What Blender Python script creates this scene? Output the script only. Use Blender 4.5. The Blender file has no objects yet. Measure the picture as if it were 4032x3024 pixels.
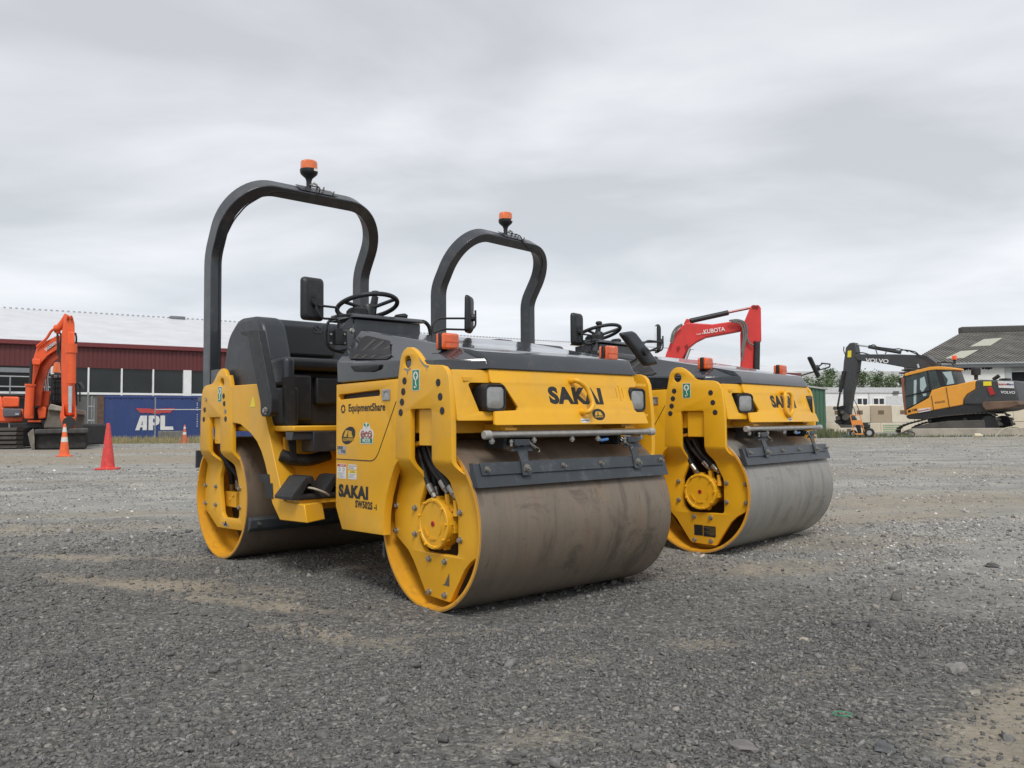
import bpy, bmesh, math, random
import numpy as np
from mathutils import Matrix, Vector
random.seed(7); rng = np.random.default_rng(11)
C = bpy.context.scene.collection
S = bpy.context.scene
R = math.radians
# ------------------------------------------------------------------ camera
F, PITCH, ROLL, CAMH = 3276.6, .0459, -.0077, .873
cd = bpy.data.cameras.new('camera'); cam = bpy.data.objects.new('camera', cd); C.objects.link(cam)
cd.sensor_width = 36; cd.lens = 36 * F / 4032; cd.clip_start = .05; cd.clip_end = 3000
_r = Vector((math.cos(ROLL), 0, math.sin(ROLL)))
def _tw(v):                      # camera space (x right, y forward, z up) to world
    x = v[0]*math.cos(ROLL)-v[2]*math.sin(ROLL); z = v[0]*math.sin(ROLL)+v[2]*math.cos(ROLL); y = v[1]
    return Vector((x, y*math.cos(PITCH)-z*math.sin(PITCH), y*math.sin(PITCH)+z*math.cos(PITCH)))
X_, Y_, Z_ = _tw((1,0,0)), _tw((0,0,1)), _tw((0,-1,0))
m = Matrix((X_, Y_, Z_)).transposed().to_4x4(); m.translation = (0, 0, CAMH)
cam.matrix_world = m; S.camera = cam
# ------------------------------------------------------------------ light
SUN_EL, SUN_AZ = R(52), R(172)      # azimuth clockwise from +Y
w = bpy.data.worlds.new('World'); S.world = w; w.use_nodes = True
nt = w.node_tree; nt.nodes.clear(); N = nt.nodes.new; Lk = nt.links.new
out = N('ShaderNodeOutputWorld'); bg = N('ShaderNodeBackground'); Lk(bg.outputs[0], out.inputs[0])
sky = N('ShaderNodeTexSky'); sky.sky_type = 'NISHITA'; sky.sun_disc = False
sky.sun_elevation = SUN_EL; sky.sun_rotation = SUN_AZ
tc = N('ShaderNodeTexCoord'); sp = N('ShaderNodeSeparateXYZ'); Lk(tc.outputs['Generated'], sp.inputs[0])
def mth(op, a, b=None, c=None):
    n = N('ShaderNodeMath'); n.operation = op
    for i, v in enumerate((a, b, c)):
        if v is None: continue
        if isinstance(v, (int, float)): n.inputs[i].default_value = v
        else: Lk(v, n.inputs[i])
    return n.outputs[0]
zc = mth('ADD', mth('MAXIMUM', sp.outputs[2], 0), .13)
cx = mth('DIVIDE', sp.outputs[0], zc); cy = mth('DIVIDE', sp.outputs[1], zc)
cmb = N('ShaderNodeCombineXYZ'); Lk(cx, cmb.inputs[0]); Lk(cy, cmb.inputs[1])
def cl_noise(sx, sy, off, det, rough, dist=0., rot=.25):
    mp = N('ShaderNodeMapping'); mp.inputs['Scale'].default_value = (sx, sy, 1); mp.inputs['Location'].default_value = (off, off*.7, 0)
    mp.inputs['Rotation'].default_value = (0, 0, rot)
    Lk(cmb.outputs[0], mp.inputs[0]); n = N('ShaderNodeTexNoise'); n.inputs['Scale'].default_value = 1
    n.inputs['Detail'].default_value = det; n.inputs['Roughness'].default_value = rough; n.inputs['Distortion'].default_value = dist
    Lk(mp.outputs[0], n.inputs['Vector']); return n.outputs['Fac']
n1 = cl_noise(.85, 1.05, 5.3, 8, .50, .35, .4); n2 = cl_noise(.8, 2.3, 7.7, 5, .55, .3, .1); n3 = cl_noise(.22, .35, 1.3, 2, .5, 0, .5)
v = mth('ADD', mth('ADD', mth('MULTIPLY', n1, .50), mth('MULTIPLY', n2, .08)), mth('MULTIPLY', n3, .42))
cr = N('ShaderNodeValToRGB'); Lk(v, cr.inputs[0]); e = cr.color_ramp.elements
e[0].position = .41; e[0].color = (.42, .43, .445, 1); e[1].position = .64; e[1].color = (.76, .755, .755, 1)
q = e.new(.47); q.color = (.50, .508, .525, 1); q = e.new(.54); q.color = (.60, .603, .617, 1)
# paler, bluer band towards the horizon
hz = mth('POWER', mth('SUBTRACT', 1, mth('MINIMUM', mth('MAXIMUM', mth('MULTIPLY', sp.outputs[2], 3.0), 0), 1)), 2.2)
mx = N('ShaderNodeMix'); mx.data_type = 'RGBA'; Lk(mth('MULTIPLY', hz, .62), mx.inputs[0]); Lk(cr.outputs[0], mx.inputs[6]); mx.inputs[7].default_value = (.56, .60, .655, 1)
# thin share of the clear sky behind the cloud layer
sk = N('ShaderNodeMix'); sk.data_type = 'RGBA'; sk.blend_type = 'ADD'; sk.inputs[0].default_value = .012
Lk(mx.outputs[2], sk.inputs[6]); Lk(sky.outputs[0], sk.inputs[7]); Lk(sk.outputs[2], bg.inputs[0]); bg.inputs[1].default_value = 1.0
sd = bpy.data.lights.new('sun', 'SUN'); sd.energy = 1.5; sd.angle = R(18); sd.color = (1, .97, .92)
so = bpy.data.objects.new('sun', sd); C.objects.link(so)
dirv = Vector((math.sin(SUN_AZ)*math.cos(SUN_EL), math.cos(SUN_AZ)*math.cos(SUN_EL), math.sin(SUN_EL)))
so.rotation_euler = (-dirv).to_track_quat('-Z', 'Y').to_euler(); so.location = dirv*40
S.view_settings.view_transform = 'Standard'; S.view_settings.look = 'None'; S.view_settings.exposure = .46; S.view_settings.gamma = 1
# ------------------------------------------------------------------ materials
MATS = {}
def sRGB(r, g, b):
    f = lambda c: c/12.92 if c <= .04045 else ((c+.055)/1.055)**2.4
    return (f(r/255), f(g/255), f(b/255))
class NT:
    def __init__(s, name):
        s.m = bpy.data.materials.new(name); s.m.use_nodes = True; s.t = s.m.node_tree; s.b = s.t.nodes['Principled BSDF']
        s.tc = s.t.nodes.new('ShaderNodeTexCoord')
    def n(s, ty, **k):
        q = s.t.nodes.new(ty)
        for a, v in k.items(): setattr(q, a, v)
        return q
    def l(s, a, b): s.t.links.new(a, b)
    def noise(s, scale, det=4, rough=.55, dist=0, vec=None, sc3=None):
        q = s.n('ShaderNodeTexNoise'); q.inputs['Scale'].default_value = scale; q.inputs['Detail'].default_value = det
        q.inputs['Roughness'].default_value = rough; q.inputs['Distortion'].default_value = dist
        v = vec or s.tc.outputs['Object']
        if sc3:
            mp = s.n('ShaderNodeMapping'); mp.inputs['Scale'].default_value = sc3; s.l(v, mp.inputs[0]); v = mp.outputs[0]
        s.l(v, q.inputs['Vector']); return q.outputs['Fac']
    def ramp(s, fac, stops):
        q = s.n('ShaderNodeValToRGB'); s.l(fac, q.inputs[0]); e = q.color_ramp.elements
        e[0].position, e[0].color = stops[0][0], (*stops[0][1], 1); e[1].position, e[1].color = stops[-1][0], (*stops[-1][1], 1)
        for p, c in stops[1:-1]: k = e.new(p); k.color = (*c, 1)
        return q.outputs[0]
    def mix(s, fac, a, b, mode='MIX'):
        q = s.n('ShaderNodeMix', data_type='RGBA', blend_type=mode)
        for i, v in ((0, fac), (6, a), (7, b)):
            if isinstance(v, (int, float)): q.inputs[i].default_value = v
            elif isinstance(v, tuple): q.inputs[i].default_value = (*v, 1) if len(v) == 3 else v
            else: s.l(v, q.inputs[i])
        return q.outputs[2]
    def math(s, op, a, b=None):
        q = s.n('ShaderNodeMath', operation=op)
        for i, v in enumerate((a, b)):
            if v is None: continue
            if isinstance(v, (int, float)): q.inputs[i].default_value = v
            else: s.l(v, q.inputs[i])
        return q.outputs[0]
    def bump(s, h, st, dist=.01):
        q = s.n('ShaderNodeBump'); q.inputs['Strength'].default_value = st; q.inputs['Distance'].default_value = dist
        s.l(h, q.inputs['Height']); s.l(q.outputs[0], s.b.inputs['Normal'])
    def col(s, c):
        if isinstance(c, tuple): s.b.inputs['Base Color'].default_value = (*c, 1)
        else: s.l(c, s.b.inputs['Base Color'])
    def set(s, **k):
        for a, v in k.items():
            i = s.b.inputs[{'rough': 'Roughness', 'metal': 'Metallic', 'coat': 'Coat Weight', 'spec': 'Specular IOR Level', 'trans': 'Transmission Weight', 'ior': 'IOR', 'crough': 'Coat Roughness', 'alpha': 'Alpha'}[a]]
            if isinstance(v, (int, float)): i.default_value = v
            else: s.l(v, i)
def basic(name, c, rough=.5, metal=0, var=.12, scale=6, dirt=None, dirtamt=.25, coat=0, bump=0, bscale=120):
    if name in MATS: return MATS[name]
    s = NT(name); n = s.noise(scale, 5, .6)
    dark = tuple(x*(1-var) for x in c); lite = tuple(min(1, x*(1+var)) for x in c)
    col = s.ramp(n, [(.3, dark), (.7, lite)])
    if dirt:
        d = s.noise(scale*2.3, 8, .7); f = s.ramp(d, [(.52, (0, 0, 0)), (.75, (dirtamt,)*3)])
        col = s.mix(f, col, dirt)
    if name == 'yellow_paint':
        f = s.ramp(s.noise(2.1, 7, .7, .4), [(.50, (0,)*3), (.68, (.30,)*3)]); col = s.mix(f, col, (.52, .36, .13))
        f = s.ramp(s.noise(34, 6, .8), [(.705, (0,)*3), (.73, (.85,)*3)]); col = s.mix(f, col, (.16, .10, .05))
    s.col(col); rr = s.noise(scale*3, 4); s.set(rough=s.math('ADD', s.math('MULTIPLY', rr, .25), max(.02, rough-.12)), metal=metal, coat=coat)
    if bump: s.bump(s.noise(bscale, 3), bump, .002)
    MATS[name] = s.m; return s.m
YEL = basic('yellow_paint', (.79, .405, .016), .42, var=.05, scale=3, dirt=(.42, .25, .08), dirtamt=.30, coat=0, bump=.12, bscale=260)
YEL2 = basic('clean_yellow_paint', (.81, .42, .015), .36, var=.04, scale=3, dirt=(.5, .3, .1), dirtamt=.18, coat=0, bump=.1, bscale=260)
CHAR = basic('charcoal_paint', (.028, .033, .040), .36, var=.15, scale=4, dirt=(.16, .15, .13), dirtamt=.35, coat=.2)
HOOD = basic('hood_paint', (.022, .026, .032), .14, var=.15, scale=4, dirt=(.12, .11, .09), dirtamt=.25, coat=.5)
BLACK = basic('black_plastic', (.012, .014, .017), .5, var=.2, scale=8, dirt=(.10, .10, .09), dirtamt=.2, bump=.2, bscale=300)
TANKM = basic('moulded_plastic', (.025, .029, .036), .42, var=.15, scale=5, dirt=(.09, .09, .09), dirtamt=.3)
RUB = basic('rubber', (.014, .014, .015), .6, var=.2, scale=12, dirt=(.10, .09, .08), dirtamt=.3)
STEEL = basic('galvanised_steel', (.40, .385, .36), .34, .85, var=.15, scale=30)
BOLT = basic('zinc_bolt', (.36, .35, .32), .42, .8, var=.2, scale=60, dirt=(.25, .18, .10), dirtamt=.5)
HOLE = basic('dark_cap', (.022, .020, .022), .6, var=.1)
DECAL = basic('black_vinyl', (.012, .012, .013), .45, var=.1)
WHITE = basic('white_vinyl', (.72, .72, .70), .5, var=.05)
GREEN = basic('green_vinyl', (.01, .22, .12), .45, var=.05)
REDM = basic('red_vinyl', (.45, .02, .02), .4, var=.05)
YSTK = basic('yellow_vinyl', (.85, .68, .03), .45, var=.05)
SILV = basic('silver_vinyl', (.42, .43, .45), .35, .4, var=.1, scale=40)
SCR1 = basic('worn_grey_steel', (.040, .048, .057), .5, var=.2, scale=5, dirt=(.17, .17, .17), dirtamt=.5)
SCR2 = basic('fresh_grey_steel', (.045, .052, .062), .4, var=.1, scale=5)
MIRR = basic('mirror_glass', (.8, .8, .8), .03, 1, var=.02)
SEATM = basic('seat_vinyl', (.014, .015, .018), .40, var=.15, scale=9, bump=.1)
def glassy(name, c, rough=.12, emit=None):
    s = NT(name); n = s.noise(22, 3); s.col(s.ramp(n, [(.3, tuple(x*.75 for x in c)), (.7, c)])); s.set(rough=rough, coat=.8)
    w_ = s.n('ShaderNodeTexWave'); w_.inputs['Scale'].default_value = 60; w_.inputs['Distortion'].default_value = 1.5; s.l(s.tc.outputs['Object'], w_.inputs[0]); s.bump(w_.outputs['Fac'], .6, .004)
    return s.m
AMBER = glassy('amber_lens', (.95, .13, .006)); LENS = glassy('clear_lens', (.36, .37, .36), .08)
BEAC = glassy('orange_lens', (.95, .20, .035), .25)
def drum_mat(name, base, dark, rust, lo):
    s = NT(name); sx = s.n('ShaderNodeSeparateXYZ'); s.l(s.tc.outputs['Object'], sx.inputs[0])
    ang = s.math('ARCTAN2', sx.outputs[1], sx.outputs[2])
    cb = s.n('ShaderNodeCombineXYZ'); s.l(s.math('MULTIPLY', sx.outputs[0], 7), cb.inputs[0]); s.l(s.math('MULTIPLY', ang, .55), cb.inputs[1])
    st = s.noise(1.2, 8, .62, .3, vec=cb.outputs[0])
    col = s.ramp(st, [(.28, dark), (.42, base), (.55, tuple(x*1.12 for x in base)), (.70, rust)])
    cb2 = s.n('ShaderNodeCombineXYZ'); s.l(s.math('MULTIPLY', sx.outputs[0], 26), cb2.inputs[0]); s.l(s.math('MULTIPLY', ang, 1.1), cb2.inputs[1])
    fine = s.noise(1, 8, .7, .2, vec=cb2.outputs[0]); col = s.mix(s.ramp(fine, [(.5, (0,)*3), (.74, (.30,)*3)]), col, tuple(x*.55 for x in base))
    sp_ = s.noise(55, 6, .8); col = s.mix(s.ramp(sp_, [(.62, (0,)*3), (.72, (.5,)*3)]), col, lo)
    bl = s.noise(4, 8, .75, .8); col = s.mix(s.ramp(bl, [(.54, (0,)*3), (.64, (.62,)*3)]), col, dark); b2 = s.noise(17, 6, .75, 1.2, sc3=(2.2, 1, 1)); col = s.mix(s.ramp(b2, [(.60, (0,)*3), (.67, (.5,)*3)]), col, tuple(x*.45 for x in base))
    s.col(col); s.set(rough=s.math('ADD', s.math('MULTIPLY', fine, .30), .30), metal=.32); s.bump(s.math('ADD', sp_, s.math('MULTIPLY', st, 2)), .18, .002)
    return s.m
DRUM1 = drum_mat('drum_steel_brown', (.195, .158, .122), (.090, .074, .060), (.225, .15, .10), (.40, .38, .33))
DRUM2 = drum_mat('drum_steel_grey', (.27, .26, .24), (.17, .165, .155), (.29, .26, .22), (.38, .38, .36))
# ------------------------------------------------------------------ mesh builder
def rnd(path, r, n=5):                        # fillet the corners of a 3D path
    P = [Vector(p) for p in path]; o = [P[0]]
    for i in range(1, len(P)-1):
        a, b, c = P[i-1], P[i], P[i+1]; u = (a-b); v_ = (c-b); k = min(r, u.length*.48, v_.length*.48)
        s_, t_ = b+u.normalized()*k, b+v_.normalized()*k
        for j in range(n+1):
            t = j/n; o.append(s_*(1-t)**2 + b*2*t*(1-t) + t_*t*t)
    o.append(P[-1]); return o
def rrect(x0, y0, x1, y1, r, n=5):
    o = []
    for cx_, cy_, a0 in ((x1-r, y1-r, 0), (x0+r, y1-r, 90), (x0+r, y0+r, 180), (x1-r, y0+r, 270)):
        for j in range(n+1): a = R(a0+90*j/n); o.append((cx_+r*math.cos(a), cy_+r*math.sin(a)))
    return o
def circ2(cx_, cy_, r, n=24, ry=None): return [(cx_+r*math.cos(2*math.pi*i/n), cy_+(ry or r)*math.sin(2*math.pi*i/n)) for i in range(n)]
def rnd2(pts, r, n=4):                         # fillet a closed 2D polygon
    o = []; L_ = len(pts)
    for i in range(L_):
        a, b, c = Vector(pts[i-1]), Vector(pts[i]), Vector(pts[(i+1) % L_]); u, v_ = a-b, c-b; k = min(r, u.length*.45, v_.length*.45)
        s_, t_ = b+u.normalized()*k, b+v_.normalized()*k
        for j in range(n+1): t = j/n; o.append(tuple(s_*(1-t)**2+b*2*t*(1-t)+t_*t*t))
    return o
class MB:
    def __init__(s): s.v = []; s.f = []; s.mi = []
    def add(s, vs, fs, mi=0):
        k = len(s.v); s.v += [tuple(p) for p in vs]; s.f += [tuple(i+k for i in f) for f in fs]; s.mi += [mi]*len(fs); return s
    def box(s, x0, x1, y0, y1, z0, z1, M=None, mi=0):
        vs = [Vector(p) for p in ((x0,y0,z0),(x1,y0,z0),(x1,y1,z0),(x0,y1,z0),(x0,y0,z1),(x1,y0,z1),(x1,y1,z1),(x0,y1,z1))]
        if M: vs = [M @ p for p in vs]
        return s.add(vs, [(0,3,2,1),(4,5,6,7),(0,1,5,4),(1,2,6,5),(2,3,7,6),(3,0,4,7)], mi)
    def hexa(s, a, b, mi=0):                    # two quads (lists of 4 points)
        return s.add(list(a)+list(b), [(3,2,1,0),(4,5,6,7),(0,1,5,4),(1,2,6,5),(2,3,7,6),(3,0,4,7)], mi)
    def prism(s, pts, w0, w1, fn, mi=0):        # fn(u,v,w) -> xyz
        n = len(pts); vs = [fn(u, v_, w0) for u, v_ in pts]+[fn(u, v_, w1) for u, v_ in pts]
        return s.add(vs, [tuple(range(n))[::-1], tuple(range(n, 2*n))]+[(i, (i+1) % n, n+(i+1) % n, n+i) for i in range(n)], mi)
    def tube(s, path, r, n=10, closed=False, mi=0):
        P = [Vector(p) for p in path]; L_ = len(P); rs = r if isinstance(r, (list, tuple)) else [r]*L_
        T = []
        for i in range(L_):
            a = P[(i-1) % L_] if (closed or i > 0) else P[i]; b = P[(i+1) % L_] if (closed or i < L_-1) else P[i]
            T.append((b-a).normalized())
        up = Vector((0, 0, 1)) if abs(T[0].z) < .9 else Vector((1, 0, 0)); nrm = (up-T[0]*up.dot(T[0])).normalized(); vs = []
        for i in range(L_):
            nrm = (nrm-T[i]*nrm.dot(T[i])).normalized(); bi = T[i].cross(nrm)
            vs += [P[i]+(nrm*math.cos(2*math.pi*j/n)+bi*math.sin(2*math.pi*j/n))*rs[i] for j in range(n)]
        fs = [(i*n+j, i*n+(j+1) % n, ((i+1) % L_)*n+(j+1) % n, ((i+1) % L_)*n+j) for i in range(L_ if closed else L_-1) for j in range(n)]
        if not closed: fs += [tuple(range(n))[::-1], tuple(range((L_-1)*n, L_*n))]
        return s.add(vs, fs, mi)
    def cyl(s, p0, p1, r, n=20, r2=None, mi=0): return s.tube([p0, p1], [r, r if r2 is None else r2], n, mi=mi)
    def lathe(s, prof, o, ax, n=32, mi=0, caps=True):      # prof: (radius, height) along axis ax from o
        ax = Vector(ax).normalized(); up = Vector((0, 0, 1)) if abs(ax.z) < .9 else Vector((1, 0, 0)); a = (up-ax*up.dot(ax)).normalized(); b = ax.cross(a); o = Vector(o); vs = []
        for r_, h in prof: vs += [o+ax*h+(a*math.cos(2*math.pi*j/n)+b*math.sin(2*math.pi*j/n))*r_ for j in range(n)]
        fs = [(i*n+j, i*n+(j+1) % n, (i+1)*n+(j+1) % n, (i+1)*n+j) for i in range(len(prof)-1) for j in range(n)]
        if caps and prof[0][0] > 1e-6: fs.append(tuple(range(n))[::-1])
        if caps and prof[-1][0] > 1e-6: fs.append(tuple(range((len(prof)-1)*n, len(prof)*n)))
        return s.add(vs, fs, mi)
    def torus(s, o, ax, R_, r, n=40, m_=10, squash=1):
        ax = Vector(ax).normalized(); up = Vector((0, 0, 1)) if abs(ax.z) < .9 else Vector((1, 0, 0)); a = (up-ax*up.dot(ax)).normalized(); b = ax.cross(a); o = Vector(o)
        return s.tube([o+(a*math.cos(2*math.pi*i/n)+b*math.sin(2*math.pi*i/n)*squash)*R_ for i in range(n)], r, m_, True)
    def rsweep(s, path, w_, d, side):            # rectangular tube; side(i) gives the depth direction
        P = [Vector(p) for p in path]; vs = []
        for i in range(len(P)):
            t = (P[min(i+1, len(P)-1)]-P[max(i-1, 0)]).normalized(); dd = Vector(side(i)); dd = (dd-t*dd.dot(t)).normalized(); ww = t.cross(dd)
            vs += [P[i]+ww*w_/2*a+dd*d/2*b for a, b in ((-1,-1),(1,-1),(1,1),(-1,1))]
        L_ = len(P); fs = [(i*4+j, i*4+(j+1) % 4, (i+1)*4+(j+1) % 4, (i+1)*4+j) for i in range(L_-1) for j in range(4)]+[(3,2,1,0), tuple(range(L_*4-4, L_*4))]
        return s.add(vs, fs)
    def build(s, name, mat, parent=None, bevel=0, smooth=35, loc=None, rz=None, seg=2):
        me = bpy.data.meshes.new(name); me.from_pydata(s.v, [], s.f); me.update()
        mats = mat if isinstance(mat, (list, tuple)) else [mat]
        for q in mats: me.materials.append(q)
        if len(mats) > 1: me.polygons.foreach_set('material_index', s.mi)
        return fin(name, me, parent, bevel, smooth, loc, rz, seg)
def fin(name, me, parent, bevel=0, smooth=35, loc=None, rz=None, seg=2):
    b = bmesh.new(); b.from_mesh(me); bmesh.ops.recalc_face_normals(b, faces=b.faces); b.to_mesh(me); b.free()
    if smooth:
        me.polygons.foreach_set('use_smooth', [True]*len(me.polygons)); me.set_sharp_from_angle(angle=R(smooth))
    o = bpy.data.objects.new(name, me); C.objects.link(o)
    if loc is not None: o.location = loc
    if rz is not None: o.rotation_euler = (0, 0, rz)
    if parent: o.parent = parent
    if bevel:
        bv = o.modifiers.new('bevel', 'BEVEL'); bv.width = bevel; bv.segments = seg; bv.limit_method = 'ANGLE'; bv.angle_limit = R(32); bv.harden_normals = False
    return o
def tag(o, label=None, cat=None, group=None, kind=None):
    if label: o['label'] = label
    if cat: o['category'] = cat
    if group: o['group'] = group
    if kind: o['kind'] = kind
    return o
def thing(name, label, cat, loc, rz=0, group=None):
    o = bpy.data.objects.new(name, None); C.objects.link(o); o.location = loc; o.rotation_euler = (0, 0, rz); o.empty_display_size = .2
    return tag(o, label, cat, group)
def curve_mesh(loops=None, ext=0, bev=0, text=None, size=1, off=0, align='CENTER', shear=0, spacing=1, res=4):
    if text is not None:
        c = bpy.data.curves.new('tmp', 'FONT'); c.body = text; c.size = size; c.offset = off; c.align_x = align; c.align_y = 'CENTER'; c.shear = shear; c.space_character = spacing; c.resolution_u = res
    else:
        c = bpy.data.curves.new('tmp', 'CURVE'); c.dimensions = '2D'; c.fill_mode = 'BOTH'
        for lp in loops:
            sp2 = c.splines.new('POLY'); sp2.points.add(len(lp)-1); sp2.use_cyclic_u = True
            for i, p in enumerate(lp): sp2.points[i].co = (p[0], p[1], 0, 1)
    c.extrude = ext; c.bevel_depth = bev; c.bevel_resolution = 1
    o = bpy.data.objects.new('tmp', c); C.objects.link(o); dg = bpy.context.evaluated_depsgraph_get(); dg.update()
    me = bpy.data.meshes.new_from_object(o.evaluated_get(dg)); bpy.data.objects.remove(o); bpy.data.curves.remove(c)
    me.materials.clear(); return me
def remap(me, fn, cuts=()):
    b = bmesh.new(); b.from_mesh(me); bmesh.ops.remove_doubles(b, verts=b.verts, dist=1e-5)
    for co, no in cuts: bmesh.ops.bisect_plane(b, geom=list(b.verts)+list(b.edges)+list(b.faces), plane_co=co, plane_no=no, dist=1e-5)
    for v_ in b.verts: v_.co = Vector(fn(*v_.co))
    b.to_mesh(me); b.free(); return me
def cplate(name, loops, fn, mat, parent, ext=.0125, bev=.003, cuts=(), **k):
    me = remap(curve_mesh(loops, ext-bev if bev else ext, bev), fn, cuts); me.materials.append(mat); return fin(name, me, parent, **k)
def text(name, body, size, fn, mat, parent, off=0, ext=.0006, align='CENTER', sx=1, shear=0, spacing=1, res=4, **k):
    me = curve_mesh(text=body, size=size, off=off, ext=ext, align=align, shear=shear, spacing=spacing, res=res)
    me = remap(me, lambda x, y, z: fn(x*sx, y, z)); me.materials.append(mat); return fin(name, me, parent, smooth=0, **k)
def at(px, py, Y):                             # the point at depth Y seen at (px, py) of the photograph
    d = _tw(((px-2016)/F, 1, -(py-1512)/F)); return Vector((0, 0, CAMH))+d*(Y/d.y)
def onp(px, py, P0, th):                       # the point on the upright plane through P0 that runs in direction th
    d = _tw(((px-2016)/F, 1, -(py-1512)/F)); n_ = Vector((-math.sin(th), math.cos(th), 0)); o = Vector((0, 0, CAMH))
    return o+d*((Vector(P0)-o).dot(n_)/d.dot(n_))
# ------------------------------------------------------------------ ground
def gh(x, y):
    return .010*np.sin(x*1.3+.5)*np.cos(y*.9)+.006*np.sin(x*3.1+y*2.3)+.004*np.sin(x*6.3-y*5.1)
def dirtf(x, y):
    d = np.zeros_like(x)
    def blob(cx_, cy_, rx, ry, a, s):
        c_, s_ = math.cos(a), math.sin(a); u = ((x-cx_)*c_+(y-cy_)*s_)/rx; v_ = (-(x-cx_)*s_+(y-cy_)*c_)/ry
        return s*np.exp(-(u*u+v_*v_)**1.5)
    for b in ((1.75, 2.35, .75, .42, .75, 1.0), (2.6, 3.2, .9, .35, .9, .6), (-1.3, 4.1, .7, .10, -.45, .55), (-.75, 3.45, .5, .10, -.5, .5), (-.2, 3.5, .5, .05, .25, .5), (-1.1, 5.0, .6, .05, .4, .4),
              (.2, 3.1, .22, .1, .2, .35), (.75, 3.35, .2, .12, .2, .5), (.1, 2.35, .25, .12, .1, .3), (-2.9, 5.6, .9, .14, -.1, .5), (2.3, 6.0, 1.2, .5, .2, .45), (4.5, 9, 3, 1.2, .3, .5), (7, 14, 6, 2, .1, .35), (1.1, 3.0, .3, .12, .5, .3),
              (-12, 21.5, 14, 2.8, -.06, .8), (-4.5, 7.0, 2.2, .5, .15, .5), (-1.9, 4.6, .9, .18, -.35, .6), (3.2, 7.5, 1.8, .5, .3, .5), (1.6, 5.0, .8, .25, .4, .45), (-5, 13.2, 7, .6, .05, .35), (-14, 28, 14, 2.2, 0, .8), (4, 30, 30, 6, 0, .3), (20, 36, 14, 3, .1, .5), (-3.8, 8.2, 2.5, .35, .1, .45)): d = np.maximum(d, blob(*b))
    return np.clip(d, 0, 1)
def axis(lo, hi, n0, n1):
    a = np.concatenate([np.linspace(lo, hi, n0)]); return a
xs = np.unique(np.concatenate([-np.geomspace(6, 900, 40), np.linspace(-6, 6, 150), np.geomspace(6, 900, 40)]))
ys = np.unique(np.concatenate([[-300, -60, -12, -4, -1], np.linspace(0, 12, 170), np.geomspace(12, 60, 60), np.geomspace(60, 1200, 14)]))
gx, gy = np.meshgrid(xs, ys); near = np.exp(-((gx/14)**2+((gy-6)/14)**2))
gz = gh(gx, gy)*near
nx, ny = len(xs), len(ys); vs = np.stack([gx, gy, gz], -1).reshape(-1, 3)
idx = np.arange(nx*ny).reshape(ny, nx); fs = np.stack([idx[:-1, :-1], idx[:-1, 1:], idx[1:, 1:], idx[1:, :-1]], -1).reshape(-1, 4)
me = bpy.data.meshes.new('ground'); me.from_pydata(vs.tolist(), [], fs.tolist())
at_ = me.attributes.new('dirt', 'FLOAT', 'POINT'); at_.data.foreach_set('value', dirtf(gx, gy).reshape(-1).astype(np.float32))
s = NT('gravel_ground'); geo = s.n('ShaderNodeNewGeometry'); P = geo.outputs['Position']
a = s.n('ShaderNodeAttribute', attribute_name='dirt')
big = s.noise(.35, 5, .6, .4, vec=P); mid = s.noise(3.2, 7, .65, .3, vec=P); fin_ = s.noise(38, 8, .75, vec=P); tiny = s.noise(150, 3, .7, vec=P)
vo = s.n('ShaderNodeTexVoronoi'); vo.inputs['Scale'].default_value = 75; s.l(P, vo.inputs['Vector'])
vo2 = s.n('ShaderNodeTexVoronoi'); vo2.inputs['Scale'].default_value = 26; s.l(P, vo2.inputs['Vector'])
grav = s.ramp(fin_, [(.30, (.034, .035, .036)), (.50, (.110, .111, .110)), (.68, (.26, .26, .25))])
cells = s.ramp(s.math('FRACT', s.math('MULTIPLY', vo.outputs['Color'], 1)), [(0, (.055, .057, .06)), (.6, (.15, .152, .155)), (1, (.30, .29, .27))])
sepc = s.n('ShaderNodeSeparateColor'); s.l(vo.outputs['Color'], sepc.inputs[0])
cells = s.ramp(sepc.outputs[0], [(0, (.065, .067, .069)), (.60, (.165, .167, .167)), (.92, (.27, .265, .25)), (1, (.50, .48, .44))])
grav = s.mix(.6, grav, cells)
tan = s.ramp(mid, [(.3, (.27, .232, .18)), (.7, (.44, .385, .31))]); tan = s.mix(.3, tan, grav)
grey = s.ramp(s.noise(1.1, 7, .7, .5, vec=P, sc3=(.6, 1, 1)), [(.35, (.25, .252, .25)), (.5, (.40, .398, .385)), (.65, (.56, .54, .495))])
sepp = s.n('ShaderNodeSeparateXYZ'); s.l(P, sepp.inputs[0])
fa = s.math('DIVIDE', s.math('SUBTRACT', sepp.outputs[1], 5.0), 3.6)
fb = s.math('DIVIDE', s.math('SUBTRACT', s.math('ADD', sepp.outputs[1], s.math('MULTIPLY', sepp.outputs[0], 1.25)), 5.4), 3.2)
far = s.math('ADD', s.math('MAXIMUM', fa, fb), s.math('MULTIPLY', s.math('SUBTRACT', mid, .5), 1.6))
far = s.math('MINIMUM', s.math('MAXIMUM', far, 0), 1)
c = s.mix(s.ramp(far, [(0, (0,)*3), (1, (.80,)*3)]), grav, s.mix(.25, grey, grav))
dm = s.math('ADD', s.math('MULTIPLY', a.outputs['Fac'], 1.25), s.math('MULTIPLY', s.math('SUBTRACT', mid, .56), 1.15))
dm = s.math('ADD', dm, s.math('MULTIPLY', s.math('SUBTRACT', fin_, .5), .8))
c = s.mix(s.ramp(dm, [(.12, (0,)*3), (.62, (.92,)*3)]), c, tan)
c = s.mix(1.0, c, (1.0, .99, .94), 'MULTIPLY'); s.col(c); s.set(rough=.93, spec=.25)
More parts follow.
